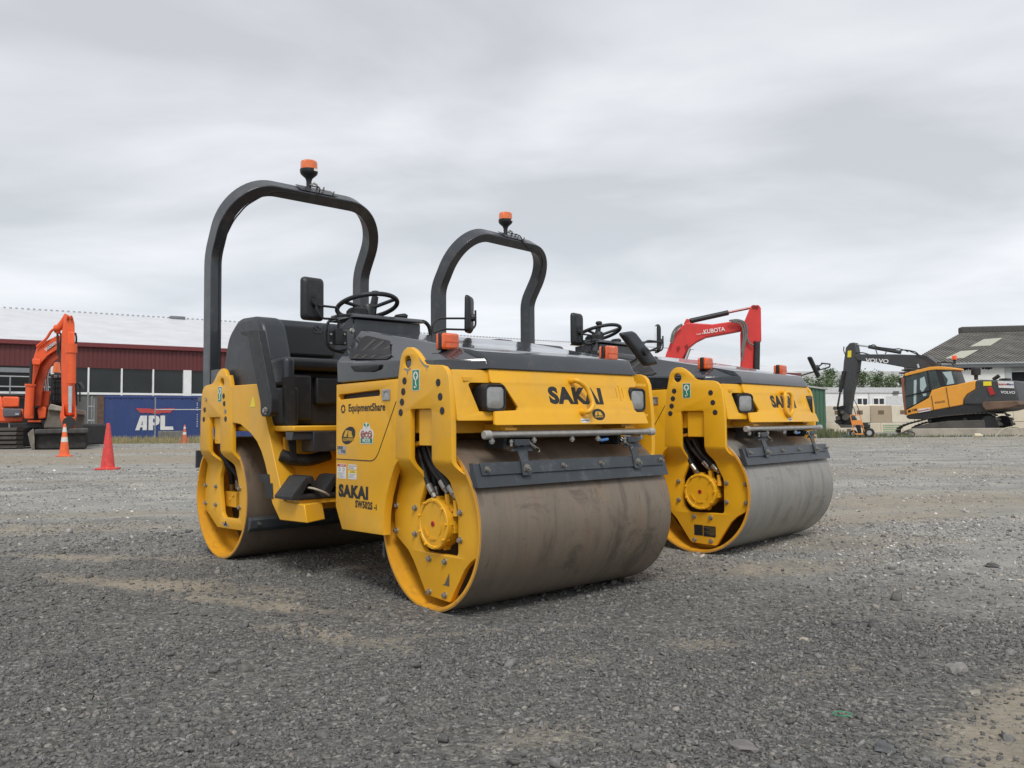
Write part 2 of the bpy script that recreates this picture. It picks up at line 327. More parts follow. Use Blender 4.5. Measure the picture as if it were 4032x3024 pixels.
h = s.math('ADD', s.math('MULTIPLY', s.math('SUBTRACT', 1, vo.outputs['Distance']), .5), s.math('ADD', s.math('MULTIPLY', fin_, 1.1), s.math('MULTIPLY', s.math('SUBTRACT', 1, vo2.outputs['Distance']), .6)))
s.bump(h, .75, .012); GROUND = s.m; me.materials.append(GROUND)
go = bpy.data.objects.new('ground', me); C.objects.link(go); go['kind'] = 'structure'
me.polygons.foreach_set('use_smooth', [True]*len(me.polygons))
# loose stones: nobody could count them, one mesh
cube = np.array([(-1,-1,-1),(1,-1,-1),(1,1,-1),(-1,1,-1),(-1,-1,1),(1,-1,1),(1,1,1),(-1,1,1)], float)
cf = np.array([(0,3,2,1),(4,5,6,7),(0,1,5,4),(1,2,6,5),(2,3,7,6),(3,0,4,7)])
def stones(n, d0, d1, s0, s1, pw=3.0):
    u = rng.random(n*3)
    y = d0+(d1-d0)*np.sqrt(u*(1-(d0/d1)**2)+(d0/d1)**2)*1.0 if False else np.sqrt(u*(d1**2-d0**2)+d0**2)
    x = (rng.random(n*3)*2-1)*(y*.70+.5)
    dd = dirtf(x, y); keep = rng.random(n*3) > dd*.93
    cl = (np.sin(x*2.1+1)*np.sin(y*2.7+x)+np.sin(x*5.3-y*3.3))*.25+.62
    keep &= rng.random(n*3) < cl
    x, y = x[keep][:n], y[keep][:n]; n = len(x)
    sz = s0+(s1-s0)*rng.random(n)**pw
    j = cube[None]*(.72+.5*(rng.random((n, 8, 3))-.5)*1.5)
    j[:, 4:, :2] *= (.45+.5*rng.random((n, 1, 1)))
    sc = np.stack([sz*(.6+.8*rng.random(n)), sz*(.5+.5*rng.random(n)), sz*(.22+.45*rng.random(n))], -1)*.62
    j = j*sc[:, None]
    a1 = rng.random(n)*6.283; tx = (rng.random(n)-.5)*.9; ty = (rng.random(n)-.5)*.9
    j[..., 2] += j[..., 0]*tx[:, None]+j[..., 1]*ty[:, None]
    c_, s_ = np.cos(a1)[:, None], np.sin(a1)[:, None]; X = j[..., 0]*c_-j[..., 1]*s_; Y = j[..., 0]*s_+j[..., 1]*c_
    near_ = np.exp(-((x/14)**2+((y-6)/14)**2)); z = gh(x, y)*near_+sc[:, 2]*.45
    V = np.stack([X+x[:, None], Y+y[:, None], j[..., 2]+z[:, None]], -1)
    t = rng.random(n); br = .055+.24*t**1.7+(rng.random(n) > .96)*.26; br *= .76+np.clip(np.maximum((y-5.0)/3.6, (y+1.25*x-5.4)/3.2), 0, 1)*1.75
    tint = rng.random(n); return V, br, tint
parts = [stones(64000, 1.75, 3.6, .0035, .019, 2.6), stones(62000, 3.4, 7.5, .005, .022), stones(1800, 1.75, 7, .018, .038, 1.8), stones(70, 1.9, 9, .035, .065, 1.5),
         stones(30000, 7, 16, .010, .030), stones(12000, 15, 42, .02, .055)]
V = np.concatenate([p[0] for p in parts]); br = np.concatenate([p[1] for p in parts]); ti = np.concatenate([p[2] for p in parts]); n = len(V)
me = bpy.data.meshes.new('gravel'); me.vertices.add(n*8); me.vertices.foreach_set('co', V.reshape(-1).astype(np.float32))
Fq = (cf[None]+np.arange(n)[:, None, None]*8).reshape(-1, 4); me.loops.add(len(Fq)*4); me.loops.foreach_set('vertex_index', Fq.reshape(-1).astype(np.int32))
me.polygons.add(len(Fq)); me.polygons.foreach_set('loop_start', np.arange(0, len(Fq)*4, 4, dtype=np.int32)); me.update()
cc = np.stack([br*(1+.14*(ti > .8)+.03), br*(1+.03*(ti > .8)+.01), br*(.98-.10*(ti > .8)), np.ones(n)], -1)
ca = me.attributes.new('tone', 'FLOAT_COLOR', 'POINT'); ca.data.foreach_set('color', np.repeat(cc, 8, 0).reshape(-1).astype(np.float32))
s = NT('loose_stone'); a = s.n('ShaderNodeAttribute', attribute_name='tone'); geo = s.n('ShaderNodeNewGeometry')
s.col(s.mix(.45, a.outputs['Color'], s.ramp(s.noise(90, 5, .7, vec=geo.outputs['Position']), [(.3, (.075, .075, .076)), (.7, (.30, .297, .285))]), 'MIX')); s.set(rough=.9, spec=.3)
me.materials.append(s.m); o = bpy.data.objects.new('gravel', me); C.objects.link(o); tag(o, 'loose grey gravel strewn over the yard', 'gravel', kind='stuff')
# ------------------------------------------------------------------ road rollers
FR1 = (-.3997, 3.9287, .7113); FR2 = (1.2177, 5.5812, .817); REAR = (-.124, 2.196, .0289); RAD = .4
def loc(px, py, ax, val, fr):                # photograph point to a machine's own axes (x along the axle, y backwards, z up)
    x0, y0, w_ = fr; a = Vector((math.cos(w_), math.sin(w_), 0)); b = Vector((-math.sin(w_), math.cos(w_), 0)); z = Vector((0, 0, 1))
    o = Vector((0, 0, CAMH))-Vector((x0, y0, 0)); d = _tw(((px-2016)/F, 1, -(py-1512)/F))
    O = Vector((o.dot(a), o.dot(b), o.dot(z))); D = Vector((d.dot(a), d.dot(b), d.dot(z))); k = 'abz'.index(ax)
    return O+D*((val-O[k])/D[k])
def hp(x, y, b): return loc(1150+x/3.687, 1050+y/3.687, 'b', b, FR1)
def ss(t): t = min(1, max(0, t)); return t*t*(3-2*t)
def flare(z, zlo=.60, zhi=.715): return .03-.08*ss((z-zlo)/(zhi-zlo))
def make_roller(fr, label, worn):
    t = thing('road_roller', label, 'road roller', (fr[0], fr[1], -.006), fr[2], 'tandem road rollers parked side by side')
    Y = YEL if worn else YEL2; SC = SCR1 if worn else SCR2; DR = DRUM1 if worn else DRUM2
    rk = dict(loc=(REAR[0], REAR[1], 0), rz=REAR[2])
    # --- drums
    for rear in (0, 1):
        k = dict(loc=(REAR[0], REAR[1], RAD), rz=REAR[2]) if rear else dict(loc=(0, 0, RAD))
        mb = MB(); n = 128
        prof = [(.381, .0), (.396, 0), (.40, .004), (.40, 1.296), (.396, 1.3), (.381, 1.3)]
        mb.lathe([(r_, h) for r_, h in prof], (0, 0, 0), (1, 0, 0), n, caps=False)
        dr = mb.build('drum', DR, t, **k)
        mb = MB(); mb.lathe([(.3995, .0015), (.3885, -.0015), (.3805, .0), (.380, .26)], (0, 0, 0), (1, 0, 0), n, caps=False)
        mb.lathe([(.3995, 1.2985), (.3885, 1.3015), (.3805, 1.3), (.380, 1.04)], (0, 0, 0), (1, 0, 0), n, caps=False)
        mb.build('drum_shell', basic('inner_yellow_paint' if worn else 'inner_yellow_paint_clean', (.74, .35, .02), .5, var=.12, scale=5, dirt=(.16, .10, .05), dirtamt=.85 if rear else .55), dr, loc=(0, 0, 0))
        MB().lathe([(.380, .24), (.34, .245), (.12, .25), (0, .25)], (0, 0, 0), (1, 0, 0), 64, caps=False).build('drum_disc', basic('shaded_greasy_disc', (.045, .032, .018), .6, var=.3, scale=4, dirt=(.35, .19, .03), dirtamt=.25), dr, loc=(0, 0, 0)); MB().lathe([(.380, 1.06), (.34, 1.055), (0, 1.05)], (0, 0, 0), (1, 0, 0), 64, caps=False).build('drum_disc', basic('shaded_greasy_disc', (.045, .032, .018), .6), dr, loc=(0, 0, 0))  # disc colour holds the shade inside the drum as well as grease
    # --- yokes
    up = [(.20, .69), (.188, .92), (.175, 1.086), (.153, 1.185), (.143, 1.208), (.122, 1.228), (.096, 1.238), (.070, 1.236), (.045, 1.226), (.015, 1.206), (-.03, 1.166), (-.052, 1.150), (-.08, 1.144),
          (-.165, 1.138), (-.195, 1.130), (-.217, 1.112), (-.232, 1.08), (-.245, .98), (-.252, .893), (-.252, .70), (-.256, .68), (-.268, .660), (-.288, .645), (-.308, .629)]
    cw = [(-.385*math.cos(R(a)), .4+.385*math.sin(R(a))) for a in (29, 24, 16, 8, 0, -8)]
    low = [(-.340, .293), (-.285, .262), (-.24, .222), (-.214, .186), (-.132, .066), (-.122, .060), (.048, .067), (.060, .075), (.165, .218), (.21, .262), (.304, .315), (.320, .333), (.327, .352), (.328, .456), (.30, .54), (.272, .619), (.262, .655), (.24, .675)]
    hole = rnd2([(.075, .948), (-.106, .948), (-.106, .66), (-.142, .60), (-.198, .493), (-.198, .285), (-.185, .268), (.065, .262), (.10, .29), (.115, .33), (.115, .49), (.062, .600), (.075, .66)], .018)
    rlow = [(-.385, .40), (-.372, .30), (-.30, .236), (-.25, .205), (.115, .196), (.317, .305), (.325, .33), (.317, .50), (.285, .60), (.262, .655), (.24, .675)]
    rup = [(-.035-b, z) for b, z in up if z > .7][::-1]
    rearo = [(-.233, .69)] if False else []
    rup = [p for p in rup if not (p[0] < -.15 and p[1] < 1.18)]
    rloop = [(.218, .69)]+rup+[(-.232, 1.19), (-.250, 1.15), (-.262, 1.09), (-.280, .88), (-.284, .70), (-.290, .667), (-.299, .646), (-.309, .628), (-.33, .597), (-.35, .558), (-.372, .498)]+rlow
    rhole = rnd2([(.072, .93), (-.106, .93), (-.11, .66), (-.145, .63), (-.20, .53), (-.222, .45), (-.222, .285), (-.20, .267), (.01, .262), (.045, .285), (.084, .47), (.084, .53), (.03, .64), (.072, .68)], .018)
    cuts = [((0, z, 0), (0, 1, 0)) for z in np.linspace(.60, .715, 9)]
    for side in (0, 1):
        for rear in (0, 1):
            T = .014
            def fn(u, v_, w_, side=side):
                x = flare(v_)+T+w_; return (1.3-x if side else x, u, v_)
            eye = circ2(.092, 1.170, .033, 28) if not rear else circ2(-.127, 1.150, .033, 28)
            loops = [up+cw+low, hole, eye] if not rear else [rloop, rhole, eye]
            y = cplate('yoke', loops, fn, Y, t, T, .0035, cuts, **(rk if rear else {}))
            sgn = -1 if not side else 1
            X = lambda x: 1.3-x if side else x
            if side: continue
            # plugs, bolts, cover block
            dots = [(.119, 1.081), (.130, 1.030), (.141, .980), (.152, .930), (-.157, 1.062), (-.172, .997), (-.187, .933)]
            if rear: dots = [(-.155, 1.062), (-.165, 1.013), (-.183, .965), (-.188, .914), (.126, 1.047), (.148, .978), (.161, .914)]
            for i, (b, z) in enumerate(dots):
                if rear and worn and i in (2, 4): MB().cyl((-.054, b, z), (-.048, b, z), .014, 16).build('plug', BOLT, y)
                else: MB().lathe([(.0175, 0), (.0175, -.0015), (.016, -.003), (0, -.003)], (-.0495, b, z), (1, 0, 0), 24).build('plug', HOLE, y)
            bl = [(.146, .468), (.146, .343), (-.214, .472), (-.213, .348), (.315, .467), (.315, .343), (.030, .237), (-.095, .238), (.031, .082), (-.094, .084)]
            if not worn: bl += [(-.352, .470), (-.352, .350)]
            if rear: bl = [(.137, .463), (.137, .341), (-.232, .467), (-.232, .346), (.306, .463), (.306, .340)]
            for b, z in bl:
                mb = MB(); mb.cyl((.031, b, z), (.026, b, z), .0155, 18); mb.cyl((.026, b, z), (.014, b, z), .0115, 6); mb.build('bolt', BOLT, y, bevel=.001)
            if not rear: MB().box(-.024, -.002, -.103, .036, .772, .946).build('hose_cover', Y, y, bevel=.004)
            else: MB().box(-.024, -.002, -.097, .040, .752, .922).build('hose_cover', Y, y, bevel=.004)
            if not rear and worn:
                cm = basic('bare_chip', (.30, .27, .22), .6, var=.3, scale=60)
                for q_ in ([(.128, 1.138), (.10, 1.127), (.094, 1.105), (.083, 1.128), (.062, 1.134), (.066, 1.141), (.092, 1.1365), (.118, 1.143)], [(.0, 1.192), (-.022, 1.172), (-.048, 1.151), (-.085, 1.143), (-.078, 1.132), (-.052, 1.138), (-.030, 1.152), (-.012, 1.170)], [(-.06, 1.130), (-.066, 1.118), (-.072, 1.131)]):
                    cplate('paint_chip', [q_], lambda u, v_, w_: (-.0504-w_, u, v_), cm, y, .0002, 0, smooth=0)
            # lifting point decal
            b0, z0 = (.0225, 1.081) if not rear else (-.0975, 1.075)
            D = lambda e: (lambda u, v_, w_: (-.0506-e-w_, b0-u, z0+v_))
            dc = cplate('lifting_sticker', [rrect(-.030, -.050, .030, .050, .002)], D(0), WHITE, y, .0004, 0, smooth=0)
            cplate('sticker_field', [rrect(-.027, -.047, .027, .047, .001)], D(.0008), GREEN, dc, .0002, 0, smooth=0)
            cplate('sticker_emblem', [circ2(0, .020, .021, 24)], D(.0013), WHITE, dc, .0002, 0, smooth=0)
            cplate('sticker_emblem', [[(-.013, .018), (0, .036), (.013, .018), (.005, .018), (.005, .006), (-.005, .006), (-.005, .018)]], D(.0018), GREEN, dc, .0002, 0, smooth=0)
            hk = [Vector((0, -.002)), Vector((0, -.016)), Vector((.006, -.026)), Vector((.002, -.036)), Vector((-.007, -.037)), Vector((-.011, -.030))]
            mb = MB(); mb.tube([D(.0012)(p.x, p.y, 0) for p in hk], .0028, 6); mb.build('sticker_emblem', WHITE, dc)
            if not rear and worn:       # torn sticker remnant on the lower plate
                cplate('sticker_remnant', [[(-.075, .13), (-.092, .135), (-.128, .19), (-.127, .13)]], lambda u, v_, w_: (.0285-w_, u, v_), basic('sticker_residue', (.10, .095, .08), .7), y, .0005, 0, smooth=0)
            if not rear and not worn:
                cplate('data_plate', [rrect(-.035, .115, .030, .185, .002)], lambda u, v_, w_: (.0285-w_, u, v_), DECAL, y, .0005, 0, smooth=0)
                cplate('data_plate', [rrect(-.130, .112, -.040, .182, .002)], lambda u, v_, w_: (.0285-w_, u, v_), DECAL, y, .0005, 0, smooth=0)
                for j in range(6): cplate('plate_lettering', [rrect(-.125, .170-j*.009, -.045-.02*(j % 3), .173-j*.009, .001)], lambda u, v_, w_: (.0278-w_, u, v_), basic('print_grey', (.18, .13, .05), .5), y, .0002, 0, smooth=0)
            if rear and worn:
                cplate('sticker_remnant', [[(.03, .235), (-.05, .23), (-.07, .21), (-.02, .205), (.02, .215)]], lambda u, v_, w_: (.0285-w_, u, v_), basic('sticker_residue_light', (.30, .29, .26), .7), y, .0005, 0, smooth=0)
                cplate('sticker_remnant', [[(-.01, .232), (-.02, .245), (-.045, .215), (.01, .212)]], lambda u, v_, w_: (.0278-w_, u, v_), DECAL, y, .0003, 0, smooth=0)
    # --- hub motor, front
    o = (0, -.030, .408); mb = MB()
    mb.lathe([(0, .008), (.098, .008), (.099, .010), (.103, .004), (.116, .004), (.119, .008), (.119, .030), (.108, .032), (.112, .050), (.113, .085), (.098, .10), (.09, .22)], o, (1, 0, 0), 48)
    for k in range(9):
        a = 2*math.pi*k/9+.3; p = Vector(o)+Vector((0, math.cos(a)*.1095, math.sin(a)*.1095)); mb.cyl(p+Vector((.006, 0, 0)), p+Vector((-.006, 0, 0)), .0065, 12); mb.cyl(p+Vector((.035, 0, 0)), p+Vector((.02, 0, 0)), .012, 10)
    for k in range(5): a = R(-70+55*k); p = Vector(o)+Vector((.06, math.cos(a)*-.105, math.sin(a)*.105)); mb.box(-.018, .018, -.02, .02, -.014, .014, Matrix.Translation(p) @ Matrix.Rotation(a, 4, 'X'))
    hub = mb.build('hub_motor', Y, t, bevel=.0015)
    MB().lathe([(0, -.0015), (.006, -.002), (.013, -.001), (.014, .006)], (.006, -.030, .408), (1, 0, 0), 20).build('red_plug', REDM, hub)
    MB().lathe([(0, -.003), (.005, -.003), (.005, 0)], (.006, -.030, .408), (1, 0, 0), 6).build('plug_socket', HOLE, hub)
    for ang, rr in ((200, .068), (325, .068), (255, .07)):
        for j in range(6):
            a = R(ang+j*7); p = (0, math.cos(a)*-rr-.03, math.sin(a)*rr+.408); mb = MB().box(.002, .009, p[1]-.003, p[1]+.003, p[2]-.005, p[2]+.005)
            mb.build('cast_mark', Y, hub)
    mb = MB()
    for x, b, z in ((.045, .010, .515), (.055, -.085, .535), (.055, -.150, .510), (.09, -.08, .535)): mb = MB(); mb.cyl((x, b, z-.05), (x, b+.004, z+.012), .013, 8); mb.cyl((x, b, z-.06), (x, b, z-.03), .018, 6); mb.build('hose_union', Y, t)
    HS = (((.03, .136, .79), (.03, .095, .693), (.04, .055, .592), (.042, .020, .548)), ((.03, .092, .79), (.035, .045, .690), (.05, -.03, .612), (.052, -.068, .572)), ((.03, .044, .79), (.035, -.012, .672), (.05, -.085, .602), (.052, -.135, .552)),
          ((.05, .03, .79), (.055, -.01, .670), (.08, -.045, .61), (.088, -.075, .57)), ((.07, .14, .79), (.07, .10, .69), (.08, .06, .60), (.09, .05, .53)))
    for h in HS:
        MB().tube(rnd(h, .08, 6), .0135, 10).build('hose', RUB, t)
        e_, d_ = Vector(h[-1]), (Vector(h[-1])-Vector(h[-2])).normalized(); mb = MB(); mb.tube([e_-d_*.045, e_-d_*.04, e_, e_+d_*.006], [.016, .0165, .0165, .012], 10); mb.cyl(e_+d_*.004, e_+d_*.028, .0125, 6); mb.build('hose_ferrule', STEEL if not worn else BOLT, t)
    # --- motor and hoses, rear
    mb = MB(); mb.box(.08, .20, -.06, .11, .33, .43); mb.cyl((.08, .03, .38), (.075, .03, .38), .014, 12); mb.cyl((.08, -.02, .41), (.072, -.02, .41), .012, 12); mb.cyl((.06, .14, .37), (.13, .14, .37), .012, 10); mb.cyl((.2, .02, .38), (.26, .02, .38), .10, 24)
    mb.build('rear_motor', Y, t, bevel=.006, **rk)
    for h in (((.0, .035, .78), (.03, .03, .66), (.10, .06, .55), (.13, .12, .44)), ((-.01, .005, .78), (.02, 0, .66), (.10, -.06, .53), (.12, -.07, .44)), ((.02, -.02, .78), (.05, -.02, .66), (.12, -.0, .55), (.13, .02, .46))):
        MB().tube(rnd(h, .1, 6), .0165, 10).build('hose', RUB, t, **rk)
        e_, d_ = Vector(h[-1]), (Vector(h[-1])-Vector(h[-2])).normalized(); MB().tube([e_-d_*.05, e_+d_*.01], .019, 10).build('hose_ferrule', STEEL, t, **rk)
    # --- front body
    mb = MB(); mb.box(-.001, 1.301, -.165, .776, .83, 1.094); mb.box(-.001, 1.301, .44, .776, .34, .83); mb.box(.45, .85, .7, 1.5, .35, .60)
    mb.build('front_frame', Y, t, bevel=.004)
    cplate('side_panel', [[(.783, 1.086), (.15, 1.092), (.15, .73), (.212, .675), (.255, .60), (.29, .52), (.312, .44), (.318, .36), (.317, .329), (.722, .322), (.789, .436)], rrect(.348, 1.003, .762, 1.042, .0195) if False else [(.762-.0, 1.004), (.768, 1.02), (.760, 1.037), (.36, 1.050), (.345, 1.045), (.343, 1.026), (.352, 1.014)]],
           lambda u, v_, w_: (-.0255+w_, u, v_), Y, t, .022, .0025)
    cplate('side_panel', [[(.783, 1.086), (.15, 1.092), (.15, .73), (.212, .675), (.29, .52), (.318, .36), (.317, .329), (.722, .322), (.789, .436)]], lambda u, v_, w_: (1.3255+w_, u, v_), Y, t, .022, .0025)
    MB().box(-.012, -.002, .33, .775, .995, 1.06).build('vent_opening', HOLE, t)
    P = lambda e: (lambda u, v_, w_: (-.0478-e-w_, u, v_))
    sm = [(.783, .689), (.43, .689), (.395, .697), (.365, .722), (.195, .985)]; sm = [p for p in rnd([(u, v_, 0) for u, v_ in sm], .04)]
    mb = MB(); mb.tube([(-.0472, p[0], p[1]) for p in sm], .0028, 6); mb.build('door_seam', HOLE, t)
    cplate('door_latch', [rrect(.250, .992, .318, 1.046, .004), rrect(.268, 1.002, .302, 1.034, .008)], P(.001), STEEL, t, .003, .001)
    MB().box(-.0500, -.048, .270, .300, 1.004, 1.032).build('latch_paddle', SILV, t, bevel=.002)
    SD = lambda b0, z0, e=0: (lambda u, v_, w_: (-.0482-e-w_, b0-u, z0+v_))
    if True:
        text('maker_lettering', 'SAKAI', .084, SD(.606, .520), DECAL, t, off=.0050, sx=1.22, spacing=1.12)
        text('model_lettering', 'SW502S', .050, SD(.500, .461), DECAL, t, off=.0020, sx=.88, spacing=1.14); text('model_lettering', '-1', .036, SD(.385, .458), DECAL, t, off=.0016)
        text('hire_firm_lettering', 'EquipmentShare', .054, SD(.476, .959), DECAL, t, off=.0014, sx=.96, spacing=1.06)
        cplate('gear_emblem', [circ2(0, 0, .020, 24), circ2(0, 0, .0135, 24)], SD(.712, .957), DECAL, t, .0006, 0, smooth=0)
        for k in range(7):
            a = 2*math.pi*k/7; MB().box(-.0007, .0001, -.005, .005, .017, .024, Matrix.Translation((-.0484, .712, .957)) @ Matrix.Rotation(a, 4, 'X')).build('gear_emblem', DECAL, t)
        def ab(fn0, k):
            e0 = cplate('oval_sticker', [[(u*.92+v_*.25, v_+u*.10) for u, v_ in circ2(0, 0, .075*k, 40, .046*k)]], fn0(0), DECAL, t, .0004, 0, smooth=0)
            q1 = [(x*k, y*k) for x, y in ((-.052, -.006), (-.030, .026), (-.006, .028), (-.010, .006), (-.016, .006), (-.020, -.008))]; q2 = [(x*k, y*k) for x, y in ((-.004, -.009), (.0, .027), (.032, .022), (.036, .004), (.048, -.010))]
            for q_ in (q1, q2): cplate('sticker_emblem', [q_], fn0(.0007), YSTK if not worn else basic('emblem_gold', (.62, .36, .03), .5), e0, .0002, 0, smooth=0)
            text('sticker_lettering', 'EQUIPMENT', .020*k, (lambda g: (lambda u, v_, w_: g(u, v_-.022*k, w_)))(fn0(.0007)), basic('emblem_gold', (.62, .36, .03), .5), e0, off=.0004, ext=.0002, sx=1.1)
        ab(lambda e: SD(.655, .816, e), 1)
        # eco sticker
        e0 = cplate('eco_sticker', [rnd2([(-.062, -.048), (.062, -.048), (.062, -.018), (.070, .0), (.06, .022), (.034, .030), (.028, .055), (.0, .062), (-.03, .055), (-.034, .03), (-.06, .022), (-.070, 0), (-.062, -.018)], .01)], SD(.473, .822), WHITE, t, .0004, 0, smooth=0)
        cplate('sticker_field', [rrect(-.057, -.044, .057, -.019, .002)], SD(.473, .822, .0007), GREEN, e0, .0002, 0, smooth=0)
        text('sticker_lettering', 'MODE', .026, SD(.473, .790, .0012), WHITE, e0, off=.0006, ext=.0002)
        for x in (-.036, .0, .036): cplate('sticker_emblem', [circ2(x, .0, .021 if x else .016, 20), circ2(x, .0, .0155 if x else .0115, 20)], SD(.473, .822, .0007 + (.0003 if x else 0)), basic('faded_red', (.35, .09, .06), .5), e0, .0002, 0, smooth=0)
        text('sticker_lettering', 'eco', .052, SD(.473, .824, .0016), basic('faded_red', (.35, .09, .06), .5), e0, off=.0006, ext=.0002, sx=1.35)
        for k in (-1, 1): cplate('sticker_emblem', [[(0, .030), (k*.006, .040), (k*.026, .046), (k*.024, .056), (k*.010, .056)]], SD(.473, .822, .0007), GREEN, e0, .0002, 0, smooth=0)
        # fuel, danger and caution stickers
        e0 = cplate('fuel_sticker', [rrect(-.045, -.022, .045, .022, .001)], SD(.726, .738), SILV, t, .0004, 0, smooth=0)
        text('sticker_lettering', 'DIESEL', .022, SD(.742, .749, .0007), DECAL, e0, off=.0005, ext=.0002); text('sticker_lettering', 'FUEL', .022, SD(.708, .730, .0007), DECAL, e0, off=.0005, ext=.0002)
        e0 = cplate('danger_sticker', [rrect(-.046, -.039, .046, .039, .001)], SD(.727, .626), WHITE, t, .0004, 0, smooth=0)
        cplate('sticker_field', [rrect(-.044, .024, .044, .037, .001)], SD(.727, .626, .0007), REDM, e0, .0002, 0, smooth=0); text('sticker_lettering', 'DANGER', .013, SD(.720, .6565, .0012), WHITE, e0, ext=.0002)
        for x in (-.022, .022): cplate('sticker_emblem', [circ2(x, .009, .010, 16), circ2(x, .009, .0075, 16)], SD(.727, .626, .0007), DECAL, e0, .0002, 0, smooth=0)
        for j in range(5): cplate('sticker_lettering', [rrect(-.040, -.010-j*.006, .035-.012*(j % 3), -.0085-j*.006, .0004)], SD(.727, .626, .0007), basic('print_dark', (.1, .1, .1), .5), e0, .0001, 0, smooth=0)
        e0 = cplate('caution_sticker', [rrect(-.042, -.038, .042, .006, .001)], SD(.615, .626), WHITE, t, .0004, 0, smooth=0)
        cplate('sticker_field', [rrect(-.040, -.006, .040, .005, .001)], SD(.615, .626, .0007), YSTK, e0, .0002, 0, smooth=0); text('sticker_lettering', 'CAUTION', .011, SD(.612, .6255, .0012), DECAL, e0, ext=.0002)
        for j in range(4): cplate('sticker_lettering', [rrect(-.038, -.013-j*.006, .036-.012*(j % 3), -.0115-j*.006, .0004)], SD(.615, .626, .0007), basic('print_dark', (.1, .1, .1), .5), e0, .0001, 0, smooth=0)
        e0 = cplate('notice_sticker', [rrect(-.042, .013, .042, .038, .001)], SD(.615, .626), WHITE, t, .0004, 0, smooth=0)
        text('sticker_lettering', 'USE ULTRA LOW SULFUR', .0068, SD(.615, .6565, .0007), DECAL, e0, ext=.0002); text('sticker_lettering', 'DIESEL FUEL ONLY', .0068, SD(.625, .646, .0007), DECAL, e0, ext=.0002)
    # --- front panel with lamps
    PB = lambda z: -.268-(1.122-z)*.30
    FP = lambda u, v_, w_: (u, PB(v_)+w_, v_)
    lp = [(.125, .868), (1.180, .868), (1.168, .925), (1.110, .925), (1.092, .94), (1.085, 1.048), (1.098, 1.061), (1.150, 1.063), (1.150, 1.122), (.150, 1.122), (.150, 1.062), (.205, 1.062), (.225, 1.050), (.285, .948), (.275, .932), (.140, .927)]
    sl = [rrect(x-.0042, zc_-h_/2, x+.0042, zc_+h_/2, .004) for x, zc_, h_ in ((.985, 1.024, .055), (1.009, 1.024, .085), (1.033, 1.024, .055))]
    pn = cplate('front_panel', [rnd2(lp, .006)]+sl, FP, Y, t, .008, .002)
    MB().hexa([(.97, PB(1.07)+.012, 1.075), (1.05, PB(1.07)+.012, 1.075), (1.05, PB(.97)+.012, .975), (.97, PB(.97)+.012, .975)], [(.97, -.24, 1.075), (1.05, -.24, 1.075), (1.05, -.24, .975), (.97, -.24, .975)]).build('vent_backing', HOLE, pn)
    BRB = lambda u, z: -.222-(1.117-z)*.17-(u+.02)*.22
    for side in (0, 1):
        FB = (lambda u, v_, w_: (1.3-u if side else u, BRB(u, v_)+w_, v_))
        cplate('corner_panel', [rnd2([(-.022, .889), (.168, .889), (.168, .927), (.085, .927), (.045, 1.05), (.055, 1.062), (.158, 1.062), (.153, 1.117), (-.022, 1.117)], .005)], FB, Y, t, .007, .002) if not side else None
        X = lambda x: 1.3-x if side else x
        mb = MB(); mb.box(min(X(.02), X(.33)), max(X(.02), X(.33)), -.185, -.17, .90, 1.10); mb.box(min(X(.02), X(.33)), max(X(.02), X(.33)), -.255, -.175, 1.068, 1.085); mb.box(min(X(.02), X(.33)), max(X(.02), X(.33)), -.265, -.175, .905, .919); mb.build('lamp_recess', Y, t)
        cx_ = X(.158); rot = R(24) if (not worn) else 0; rot = rot*(-1 if side else 1)
        M0 = Matrix.Translation((cx_, -.255, .992)) @ Matrix.Rotation(-rot, 4, 'Z')
        q = lambda r_, y: [M0 @ Vector((p[0], y, p[1])) for p in rrect(-.062*r_, -.062*r_, .062*r_, .062*r_, .026*r_, 6)]
        def loft(rings, name, mat, par, cap=(True, True)):
            n_ = len(rings[0]); vs_ = [p for rg in rings for p in rg]; fs_ = [(i*n_+j, i*n_+(j+1) % n_, (i+1)*n_+(j+1) % n_, (i+1)*n_+j) for i in range(len(rings)-1) for j in range(n_)]
            if cap[0]: fs_.append(tuple(range(n_)))
            if cap[1]: fs_.append(tuple(range((len(rings)-1)*n_, len(rings)*n_)))
            return MB().add(vs_, fs_).build(name, mat, par)
        hl = loft([q(.5, .055), q(.85, .045), q(1.0, .02), q(1.04, -.02), q(1.02, -.055), q(.96, -.062), q(.84, -.060), q(.82, -.048)], 'headlight', BLACK, t)
        loft([q(.815, -.046), q(.80, -.056), q(.6, -.061), q(.3, -.063)], 'lens', LENS, hl)
        MB().cyl(M0 @ Vector((-.085, -.005, -.045)), M0 @ Vector((-.085, -.02, -.045)), .009, 10).build('screw', BOLT, hl)
    FT = lambda a0, z0, e: (lambda u, v_, w_: (a0+u, PB(z0+v_)-.0085-e-w_, z0+v_))
    text('maker_lettering', 'SAKAI', .106, FT(.683, 1.004, 0), DECAL, pn, off=.0060, sx=1.22, spacing=1.10)
    hx = .685
    if worn: path = [(.662, PB(1.08)-.004, 1.082), (.665, PB(1.08)-.05, 1.086), (.725, PB(1.05)-.055, 1.05), (.740, PB(.95)-.055, .96), (.700, PB(.92)-.05, .925), (.692, PB(.92)-.004, .927)]
    else: path = None
